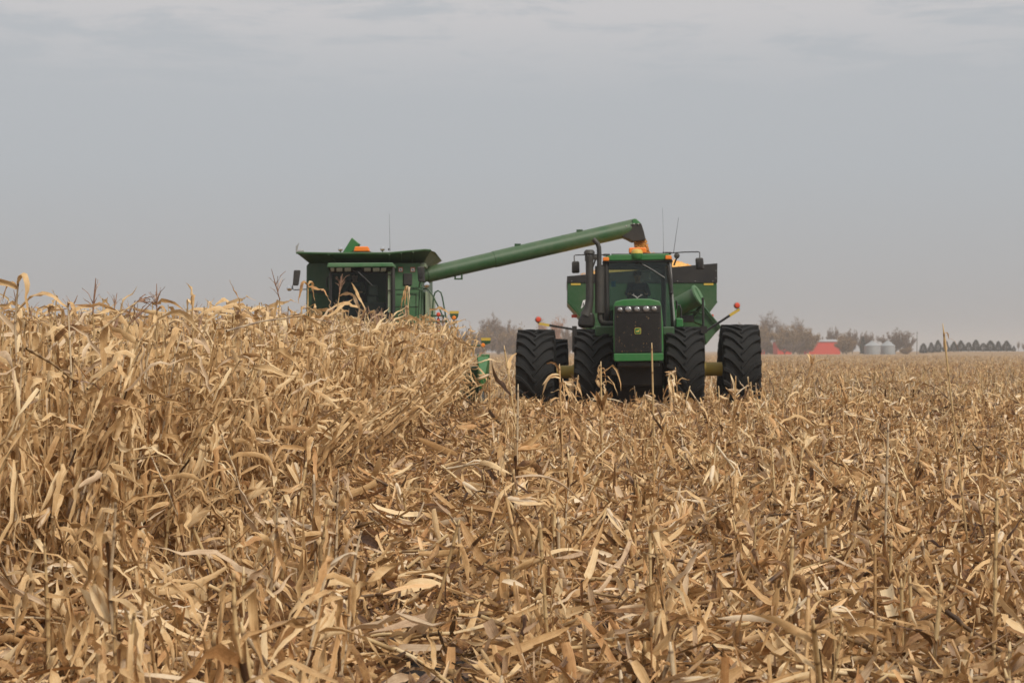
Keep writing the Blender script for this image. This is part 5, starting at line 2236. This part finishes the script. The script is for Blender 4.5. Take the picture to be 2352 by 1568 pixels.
# ---- single stubs and husks the photograph singles out
def single(px, ptop, d, h, label, lean=0.0, leany=0.0, nl=5, bend=False, ear=False, leafs=(), cat='corn stub', skinny=1.0, seedv=None):
    if seedv is not None:
        random.seed(seedv)
    tip = P(px, ptop, d)
    base = Vector((tip.x - lean, d + leany, 0))
    base.z = gz(base.x, base.y)
    v = tip - base
    pr = stub_proto(1.0, nl, bend=bend, ear=ear, skinny=1.0 / max(v.length, .3) * skinny, straight=True)
    if leafs:
        pb = PB()
        for a in leafs:
            pb.leaf(*a)
        V, Fq, Cc = pb.arrays()
        n0 = len(pr['leaves'][0])
        pr['leaves'] = (np.concatenate([pr['leaves'][0], V]), np.concatenate([pr['leaves'][1], Fq + n0]), np.concatenate([pr['leaves'][2], Cc]))
    put_plant('corn_stalk', proto_meshes('corn_stalk', pr), base.x, base.y, 0, math.atan2(math.hypot(v.x, v.y), v.z), math.atan2(v.y, v.x), v.length / 1.04, label, cat, z=base.z)


single(2166, 748, 13.0, 1.9, 'lone tall stalk at the right with a curled leaf at its tip above the skyline', lean=-.22, nl=0, skinny=.75,
       leafs=[((0, 0, .93), 1.4, .085, .016, 1.5, 1.4, .9, .3, 0, .3, .72, 5), ((0, 0, 1.0), .1, .05, .012, 1.1, -1.5, .5, .5, 0, .2, .8, 6), ((.01, 0, .985), 0, .09, .004, -.2, -1.4, .5, 0, 0, .2, .5, 5)])
single(1497, 790, 20.0, 1.7, 'tall bare stalk standing in front of the tractor grille', lean=-.04, nl=0, leafs=[((0, 0, .60), 0, .20, .03, .1, -.9, .6, .6, 0, .2, .7, 6)])
single(1380, 832, 21.0, 1.5, 'tall stalk with a flared brown husk before the left inner tractor wheel', lean=-.02, nl=4, ear=False,
       leafs=[((0, 0, .62), a, .20, .06, 1.2, .9, .8, .4, 0, .3, .42, 5) for a in (0, 1, 2, 3, 4.2, 5.3)] + [((0, 0, .9), 3, .1, .02, 1.5, 1.2, .8, .4, 0, .3, .7, 4)])
single(1285, 838, 21.0, 1.4, 'stub with a pale drooping leaf flag before the left tractor wheels', lean=-.05, nl=4, leafs=[((0, 0, .92), 3.1, .26, .07, .3, -1.2, .5, .3, 0, .3, .8, 6), ((0, 0, .95), 3.3, .2, .04, .2, -.9, .6, .8, 0, .3, .85, 6)])
single(1158, 795, 24.0, 1.4, 'split broken stalk leaning left between the corn block and the tractor', lean=-.25, nl=3, bend=False)
single(1190, 885, 15.0, 1.3, 'leafy stub in the gap left of the tractor', lean=.02, nl=8, ear=True)
single(2040, 975, 12.0, 1.0, 'straight stub with a long pale split top at the right of the tractor', lean=.03, nl=4)
single(1690, 865, 24.0, 1.0, 'stub with white torn leaf blades before the right outer tractor wheel', lean=.05, nl=3, leafs=[((0, 0, .8), .4, .3, .05, .8, .3, .8, .5, 0, .2, .95, 5), ((0, 0, .85), 2.2, .25, .04, 1.3, 1.0, .8, .5, 0, .2, .95, 5)])
single(1872, 815, 22.0, 1.0, 'bent stalk lying up to the right with a leaf tuft at its end', lean=.55, nl=1, leafs=[((0, 0, .95), a, .16, .04, 1.0, .2, .8, .5, 0, .2, .8, 5) for a in (0, 2, 4)])
single(1180, 1080, 11.5, 1.2, 'pair of broken stalks whose top folds over to the right in the middle foreground', lean=.02, nl=8, bend=True, leafs=[((0, 0, .98), -.1, .62, .075, .15, -.7, .8, .6, 0, .25, .66, 9)])
single(735, 1235, 9.6, 1.0, 'upright thick stub with two dark leaves in the lower left foreground', lean=-.03, nl=8)
single(1240, 1200, 9.3, 1.1, 'clump of bent stalks and hanging leaves at the bottom centre', lean=-.05, nl=14, bend=True, ear=True)
single(1055, 1195, 9.8, .8, 'stalk folded into an upside-down V left of the bottom centre', lean=.2, nl=2, bend=True)
single(1905, 1390, 8.6, .9, 'pale stub with a broad bleached leaf folding down at the lower right', lean=-.06, nl=3, leafs=[((0, 0, .98), -.2, .6, .085, .4, -1.1, .4, .5, 0, .25, .93, 9)])
single(2290, 1130, 9.0, 1.1, 'tall jointed stub near the right edge of the picture', lean=.02, nl=7)
single(2010, 1260, 8.9, .9, 'thick jointed stub with dark leaves in the lower right', lean=.0, nl=7)
random.seed(5)


def lying_husk(px, py, yaw, L, r, tint, label, el=.2, nh=7):
    d = (CH - .1) * F / (py - HY)
    p = P(px, py, d)
    pb = PB()
    dv = (math.cos(yaw) * math.cos(el), math.sin(yaw) * math.cos(el), math.sin(el))
    husk_ear(pb, (0, 0, 0), dv, L, r, nh, tint)
    me = fill_mesh('husk', *pb.arrays(), [M['leaf']])
    o = link('corn_husk', me)
    o.location = (p.x, d, max(p.z, gz(p.x, d) + .03))
    tag(o, label, 'corn husk')


lying_husk(1205, 1185, .2, .26, .045, .86, 'plump pale straw husk lying beside the folded stalks in the middle')
lying_husk(1265, 1235, -.8, .22, .04, .27, 'rust brown open husk on the residue at the centre')
lying_husk(1320, 1275, .6, .20, .035, .40, 'dull brown husk just right of the rust coloured one')
lying_husk(1000, 845 + 480, 2.4, .2, .03, .80, 'small bleached husk left of the bottom centre clump')
lying_husk(860, 1330, -.9, .3, .05, .62, 'long tan husk lying in the lower left foreground')
lying_husk(1760, 940, 1.4, .2, .04, .93, 'white husk blades lying before the right tractor wheels')
lying_husk(1930, 1040, -.5, .22, .04, .80, 'pale oval husk among the stubs right of centre')
lying_husk(1660, 1290, .3, .22, .04, .45, 'brown weathered husk in the right foreground')
lying_husk(2230, 1190, 1.2, .22, .035, .90, 'bleached husk near the right edge')


# ------------------------------------------------------------------ farmstead and trees on the horizon
DF = 690.0


def fp(x, y, d=DF):
    return P(x, y, d)


def rand_dir(az, el):
    return Vector((math.cos(az) * math.cos(el), math.sin(az) * math.cos(el), math.sin(el)))


def needle_tri(V, Fq, p, q, w_):
    sd_ = (q - p).cross(Vector((random.uniform(-1, 1), random.uniform(-1, 1), random.uniform(-1, 1))))
    if sd_.length < 1e-6:
        return
    sd_ = sd_.normalized() * w_
    b = len(V)
    V += [p - sd_, p + sd_, q]
    Fq.append((b, b + 1, b + 2))


def bare_tree(h, spread, trunk_h, mat, density=1.0, limbs=0, leafy=0.0, twig_w=.055, up=.9, seed=0):
    """trunk and crown builders around the origin"""
    random.seed(seed)
    tr, cr = MB(), MB()
    r0 = h * .022
    tr.tube([(0, 0, -.3), (0, 0, trunk_h * .5), (random.uniform(-.2, .2), 0, trunk_h)], [r0 * 1.3, r0, r0 * .85], 7)
    tips = []
    nl = limbs or random.randint(6, 8)
    for i in range(nl):
        az = 6.28 * i / nl + random.uniform(-.4, .4)
        el = random.uniform(.55, 1.25) * up
        L = (h - trunk_h) * random.uniform(.5, .72)
        p0 = Vector((0, 0, trunk_h * random.uniform(.75, 1.0)))
        pts, p, d_ = [p0], p0, rand_dir(az, el)
        for k in range(4):
            d_ = (d_ + Vector((random.gauss(0, .16), random.gauss(0, .16), .16))).normalized()
            d_.x *= spread
            d_.y *= spread
            p = p + d_ * L / 4
            pts.append(p)
        tr.tube(pts, [r0 * .6, r0 * .45, r0 * .33, r0 * .22, r0 * .1], 5)
        for k in range(1, 5):
            for _ in range(3):
                dd = (d_ + Vector((random.gauss(0, .7), random.gauss(0, .7), random.gauss(.25, .4)))).normalized()
                L2 = L * random.uniform(.25, .5)
                q1 = pts[k] + dd * L2 * .5
                q2 = q1 + (dd + Vector((0, 0, .25))).normalized() * L2 * .5
                tr.tube([pts[k], q1, q2], [r0 * .2, r0 * .12, r0 * .05], 4, False)
                tips += [(pts[k].lerp(q1, .6), dd), (q1, dd), (q2, dd)]
    V, Fq = [], []
    for p, dd in tips:
        for _ in range(int(7 * density)):
            d2 = (dd + Vector((random.gauss(0, .75), random.gauss(0, .75), random.gauss(.2, .55)))).normalized()
            L3 = h * random.uniform(.05, .13)
            q = p + d2 * L3
            needle_tri(V, Fq, p, q, twig_w)
            for _ in range(2):
                m_ = p.lerp(q, random.uniform(.3, .9))
                d3 = (d2 + Vector((random.gauss(0, .8), random.gauss(0, .8), random.gauss(.1, .6)))).normalized()
                needle_tri(V, Fq, m_, m_ + d3 * L3 * .6, twig_w * .8)
            if leafy:
                for _ in range(int(leafy)):
                    m_ = q + Vector((random.gauss(0, .4), random.gauss(0, .4), random.gauss(0, .4)))
                    needle_tri(V, Fq, m_, m_ + rand_dir(random.uniform(0, 6.28), random.uniform(-1, 1)) * .35, .13)
    cr.v, cr.f = [tuple(v) for v in V], Fq
    top = max(v[2] for v in cr.v)
    return tr, cr, top


def raw_mesh(name, mb, mat):
    me = bpy.data.meshes.new(name)
    me.from_pydata(mb.v, [], mb.f)
    me.materials.append(mat)
    return me


tree_kinds = {}
for nm, args, mt in (('wide', dict(h=12, spread=1.25, trunk_h=1.2, density=2.4, limbs=13, seed=31), 'twig'), ('round', dict(h=10, spread=1.1, trunk_h=1.1, density=2.6, limbs=11, seed=32), 'twig'),
                     ('tall', dict(h=15, spread=.75, trunk_h=3.0, density=1.0, twig_w=.04, seed=3), 'twig'),
                     ('willow', dict(h=10, spread=1.15, trunk_h=.5, density=3.4, leafy=2, twig_w=.06, up=.8, seed=4), 'olive'),
                     ('bush', dict(h=5, spread=1.3, trunk_h=.2, density=3.0, leafy=1, twig_w=.05, up=.7, seed=5), 'olive'),
                     ('russet', dict(h=9, spread=.8, trunk_h=1.2, density=1.2, leafy=2, twig_w=.06, seed=6), 'rust'),
                     ('scrub', dict(h=5, spread=1.5, trunk_h=.15, density=2.8, twig_w=.05, up=.75, seed=7), 'twig'),
                     ('spindly', dict(h=14, spread=.6, trunk_h=4, density=.9, twig_w=.04, seed=8), 'twig')):
    tr, cr, top = bare_tree(mat=None, **args)
    wid = max(abs(v[0]) for v in cr.v)
    tree_kinds[nm] = (raw_mesh('trunk', tr, M['bark']), raw_mesh('crown', cr, M[mt]), top, wid)
random.seed(77)


def put_tree(kind, x, ytop, wpx, label, d=DF, name='bare_tree', group=None, cat='tree'):
    me_t, me_c, top, wid = tree_kinds[kind]
    p = fp(x, ytop, d)
    zb = gz(p.x, d) - .1
    s = (p.z - zb) / top
    sx_ = (wpx / 2 * d / F) / wid
    o = bpy.data.objects.new(name, None)
    COL.objects.link(o)
    o.location = (p.x, d, zb)
    o.rotation_euler = (0, 0, random.choice((0, math.pi)) + random.uniform(-.15, .15))
    o.scale = (sx_, sx_, s)
    tag(o, label, cat, group)
    link('trunk', me_t, o)
    link('crown', me_c, o)


put_tree('scrub', 1050, 739, 60, 'low brown thicket on the horizon just right of the combine ladder', name='bush', cat='bush')
put_tree('wide', 1143, 711, 105, 'big bare rounded tree on the horizon between combine and tractor')
put_tree('bush', 1105, 737, 70, 'tan bush in front of the big bare tree, to its left', d=660, name='bush', cat='bush')
put_tree('bush', 1178, 738, 80, 'tan bush below the right side of the big bare tree', d=655, name='bush', cat='bush')
put_tree('scrub', 1145, 765, 120, 'dim low thicket under the big bare tree', d=640, name='bush', cat='bush')
put_tree('russet', 1247, 727, 34, 'russet leaved tree just left of the tractor, the shorter of two', d=675)
put_tree('russet', 1277, 722, 50, 'taller russet leaved tree partly behind the tractor air intake', d=680)
put_tree('bush', 1226, 742, 56, 'dull tan bush at the left of the russet trees', d=650, name='bush', cat='bush')
put_tree('scrub', 1320, 745, 80, 'brown thicket hidden low behind the tractor', d=650, name='bush', cat='bush')
put_tree('wide', 1690, 735, 90, 'tan rounded tree behind the tractor right warning lamp', d=680)
put_tree('spindly', 1760, 706, 62, 'tall spindly bare tree nearest the right tractor wheel, the highest of the grove', d=720)
put_tree('tall', 1792, 722, 46, 'thin pale bare tree right of the highest spindly one', d=715)
put_tree('spindly', 1836, 719, 44, 'slim dark bare tree above the olive trees at the grove right end', d=712)
put_tree('willow', 1752, 738, 62, 'olive brown tree at the left of the grove beside the tractor wheel', d=670)
put_tree('willow', 1802, 739, 70, 'broad olive brown tree in the middle of the grove', d=668)
put_tree('willow', 1856, 744, 66, 'ochre tree overhanging the left end of the red barn', d=664)
put_tree('scrub', 1740, 775, 60, 'grey low thicket at the foot of the grove left end', d=640, name='bush', cat='bush')
put_tree('scrub', 1822, 780, 60, 'grey undergrowth between the two red buildings', d=655, name='bush', cat='bush')
put_tree('round', 1914, 746, 52, 'grey bare tree rising behind the red barn', d=720)
put_tree('round', 1958, 751, 44, 'second grey bare tree right of the barn, behind the olive bush', d=722)
put_tree('round', 1984, 760, 36, 'small grey bare tree behind the left grain bin', d=724)
put_tree('willow', 1944, 767, 58, 'round olive bush tree touching the right end of the red barn', d=662, name='bush', cat='bush')
put_tree('wide', 2056, 748, 98, 'very broad bare tree standing behind the right grain bin', d=718)
put_tree('bush', 2082, 792, 34, 'low tan bush right of the grain bins', d=660, name='bush', cat='bush')
put_tree('spindly', 2339, 781, 12, 'narrow hazy poplar at the far right end of the pine row', d=900)
put_tree('tall', 2351, 785, 14, 'faint hazy tree at the right edge of the picture', d=900)

for x_, y_, w_, k_, lb_ in ((1160, 748, 80, 'willow', 'olive brown tree right behind the big bare tree, left of the tractor'),
                            (1108, 752, 60, 'willow', 'olive brown tree at the left foot of the big bare tree'),
                            (1725, 745, 50, 'round', 'dense grey brown tree at the grove left edge'),
                            (1936, 757, 46, 'willow', 'ochre tree between the barn and the grain bins'),
                            (1995, 757, 44, 'round', 'grey brown tree closing the gap left of the bins'),
                            (2084, 770, 44, 'scrub', 'brown thicket at the right foot of the broad bare tree'),
                            (1770, 770, 70, 'bush', 'tan brush filling the foot of the grove left of the small red shed'),
                            (1838, 768, 60, 'bush', 'tan brush in the grove right of the small red shed'),
                            (1725, 752, 56, 'willow', 'olive brown tree just clear of the right outer tractor wheel'),
                            (1212, 752, 70, 'scrub', 'grey brown thicket left of the russet trees'),
                            (1262, 756, 80, 'bush', 'tan brush at the feet of the russet trees'),
                            (1302, 752, 60, 'bush', 'tan brush right of the russet trees behind the tractor'),
                            (1090, 770, 70, 'bush', 'tan brush beyond the header marker plate'),
                            (1180, 772, 70, 'bush', 'tan brush beyond the left outer tractor wheel'),
                            (1902, 770, 46, 'scrub', 'low grey brush at the back of the long red barn'),
                            (1985, 778, 40, 'scrub', 'low grey brush between barn bush and grain bins')):
    put_tree(k_, x_, y_, w_, lb_, d=random.uniform(708, 726), name='bush', cat='bush')


# conifers
def conifer(seed):
    random.seed(seed)
    tr, cr = MB(), MB()
    tr.tube([(0, 0, -.2), (0, 0, 1.0), (0, 0, 4.6)], [.16, .13, .03], 6)
    V, Fq = [], []
    for _ in range(2600):
        z = .25 + 4.75 * random.random() ** 1.35
        u = (5.05 - z) / 4.8
        rmax = 1.45 * (u ** (.65 + .13 * (seed % 4))) * (1 + .16 * math.sin(z * (1.3 + .5 * (seed % 3)) + seed)) * (1.0 if z > 1.2 else .8) * (.86 + .14 * math.sin(z * 7)) * (1 if z > .7 else .8)
        az = random.uniform(0, 6.28)
        r = rmax * math.sqrt(random.uniform(.25, 1))
        p = Vector((r * math.cos(az), r * math.sin(az), z))
        q = p + Vector((math.cos(az) * .3, math.sin(az) * .3, random.uniform(-.08, .22))) * random.uniform(.6, 1.3)
        needle_tri(V, Fq, p, q, .085)
    for _ in range(60):
        p = Vector((random.gauss(0, .05), random.gauss(0, .05), random.uniform(4.6, 5.2)))
        needle_tri(V, Fq, p, p + Vector((random.gauss(0, .1), random.gauss(0, .1), .3)), .04)
    cr.v, cr.f = [tuple(v) for v in V], Fq
    return raw_mesh('trunk', tr, M['bark']), raw_mesh('crown', cr, M['needle'])


con = [conifer(s) for s in (21, 22, 23, 24, 25, 26, 28)]
random.seed(3)
pines = [(2121, 788, 17), (2139, 786, 15), (2154.5, 781.5, 15), (2173, 784, 15), (2191, 783.5, 15), (2207, 781.5, 16), (2225, 786, 15), (2241.5, 780.5, 16), (2258.5, 786, 16),
         (2275, 782, 16), (2293, 784, 17), (2312, 781.5, 17), (2328.5, 793, 10)]
pl = ['bushy conifer at the left end of the conifer row, under the pole', 'second conifer from the left end of the row right of the bins', 'third conifer of the row, pointed and taller than its left neighbour',
      'fourth conifer of the row from the left', 'conifer just right of the lone tall stalk, fifth in the row', 'slender tipped conifer in the middle of the row, sixth from the left', 'shorter conifer with a blunt top, seventh in the row',
      'tallest pointed conifer of the row, eighth from the left', 'wide blunt conifer right of the tallest one', 'conifer fourth from the right end of the row', 'dense conifer third from the right end of the row',
      'large dark conifer beside the smallest at the row right end', 'smallest conifer at the right end of the row']
for i, (x, yt, wpx) in enumerate(pines):
    d = 690
    p = fp(x, yt, d)
    o = bpy.data.objects.new('conifer_tree', None)
    COL.objects.link(o)
    zb = gz(p.x, d)
    o.location = (p.x, d, zb)
    o.rotation_euler = (0, 0, random.uniform(0, 6))
    s = (p.z - zb) / 5.3 * random.uniform(.92, 1.06)
    k = (wpx / 2 * d / F) / .80 * random.uniform(.78, 1.14)
    o.scale = (k, k, s)
    tag(o, pl[i], 'conifer', 'row of conifers on the horizon')
    link('trunk', con[(i * 3) % 7][0], o)
    link('crown', con[(i * 3) % 7][1], o)
for x, yt, wpx, lb in ((1982, 772, 22, 'dark conifer half hidden behind the left grain bin'),):
    p = fp(x, yt, 705)
    o = bpy.data.objects.new('conifer_tree', None)
    COL.objects.link(o)
    zb = gz(p.x, 705)
    o.location = (p.x, 705, zb)
    o.scale = ((wpx / 2 * 705 / F) / 1.5,) * 2 + ((p.z - zb) / 5.3,)
    tag(o, lb, 'conifer')
    link('trunk', con[1][0], o)
    link('crown', con[1][1], o)


# grain bins
def bin_(x0, x1, yeave, yapex, label, d):
    a, b = fp(x0, yeave, d), fp(x1, yeave, d)
    r = (b.x - a.x) / 2
    c = Vector(((a.x + b.x) / 2, d, 0))
    c.z = gz(c.x, d) - .3
    root = thing('grain_bin', c, label, 'grain bin', 'galvanised grain bins by the farm')
    ze, za = a.z, fp(0, yapex, d).z
    mb = MB()
    prof = []
    nr = 14
    for i in range(nr + 1):
        z = c.z + (ze - c.z) * i / nr
        prof += [(r, z), (r * .992, z + (ze - c.z) / nr * .5)] if i < nr else [(r, z)]
    mb.lathe([(q, z - 0) for q, z in prof], (c.x, c.y, 0), 'Z', 40)
    wl = mb.build('wall', M['galv'], root)
    mb = MB()
    mb.lathe([(r * 1.03, ze - .05), (r * 1.03, ze + .03), (r * .18, za - .15)], (c.x, c.y, 0), 'Z', 40)
    rf = mb.build('roof', M['galv'], root)
    mb = MB()
    mb.lathe([(r * .2, za - .2), (r * .2, za + .1), (.02, za + .3)], (c.x, c.y, 0), 'Z', 16)
    mb.build('roof_cap', M['galv'], rf)
    mb = MB()
    mb.box((c.x - .5, c.y - r - .04, c.z + .6), (c.x + .4, c.y - r * .95, c.z + 2.4))
    mb.build('door', M['galv'], wl)


bin_(1985.5, 2021, 794, 783, 'left of the two round galvanised grain bins', 676)
bin_(2022.5, 2056, 794, 782, 'right of the two round galvanised grain bins', 680)


def barn(x0, x1, ytop, yroof, label, d, roof=True):
    a, b = fp(x0, ytop, d), fp(x1, ytop, d)
    zb = gz(a.x, d) - .3
    root = thing('barn', ((a.x + b.x) / 2, d, zb), label, 'barn')
    dep = 12
    mb = MB()
    mb.box((a.x, d, zb), (b.x, d + dep, a.z))
    wl = mb.build('wall', M['barn_red'], root)
    zr = fp(0, yroof, d).z
    mb = MB()
    y0, y1 = d - .4, d + dep + .4
    ym = d + dep / 2
    v = [(y0, a.z + .003), (y1, a.z + .003), (ym, a.z + (zr - a.z) * 1.0 + .1)]
    mb.loft([(a.x - .4, y, z) for y, z in v], [(b.x + .4, y, z) for y, z in v])
    rf = mb.build('roof', M['roof_grey'], root)
    mb = MB()
    for i in range(1, 12):
        x = a.x + (b.x - a.x) * i / 12
        mb.box((x - .03, d - .03, zb), (x + .03, d, a.z - .1))
    mb.build('batten', M['barn_red'], wl)
    mb = MB()
    w_ = (b.x - a.x)
    mb.box((a.x + w_ * .62, d - .05, zb), (a.x + w_ * .85, d, zb + (a.z - zb) * .72))
    mb.build('door', M['barn_red'], wl)


barn(1858, 1930, 784.5, 779.5, 'long low red barn with a pale grey roof', 690)
barn(1786, 1818, 785, 781, 'smaller red shed showing through the grove branches', 690)
barn(1742, 1757, 799, 796, 'tiny reddish shed at the grove foot beside the tractor wheel', 700)
# pole
p0 = fp(2106, 761, 640)
mb = MB()
mb.tube([(p0.x, 640, gz(p0.x, 640) - .2), (p0.x + .1, 640, p0.z)], [.16, .11], 8)
mb.box((p0.x - .3, 639.95, p0.z - .7), (p0.x + .45, 640.05, p0.z - .6))
o = mb.build('utility_pole', M['wood'], None, 0, (p0.x, 640, gz(p0.x, 640)))
tag(o, 'bare wooden utility pole left of the conifer row', 'pole')

# ------------------------------------------------------------------ haze: one closed box of even air round everything
hm, t, o_ = new_mat('haze')
pv = nn(t, 'ShaderNodeVolumePrincipled')
pv.inputs['Color'].default_value = (.79, .778, .768, 1)
pv.inputs['Density'].default_value = .00045
pv.inputs['Anisotropy'].default_value = .2
t.links.new(pv.outputs[0], o_.inputs['Volume'])
hm.cycles.homogeneous_volume = True
mb = MB()
mb.box((-2100, -30, -1.5), (2100, 2700, 24))
hz = mb.build('haze', hm, None, smooth=False)
tag(hz, 'pale dusty haze in the air over the whole field', 'haze', kind='stuff')
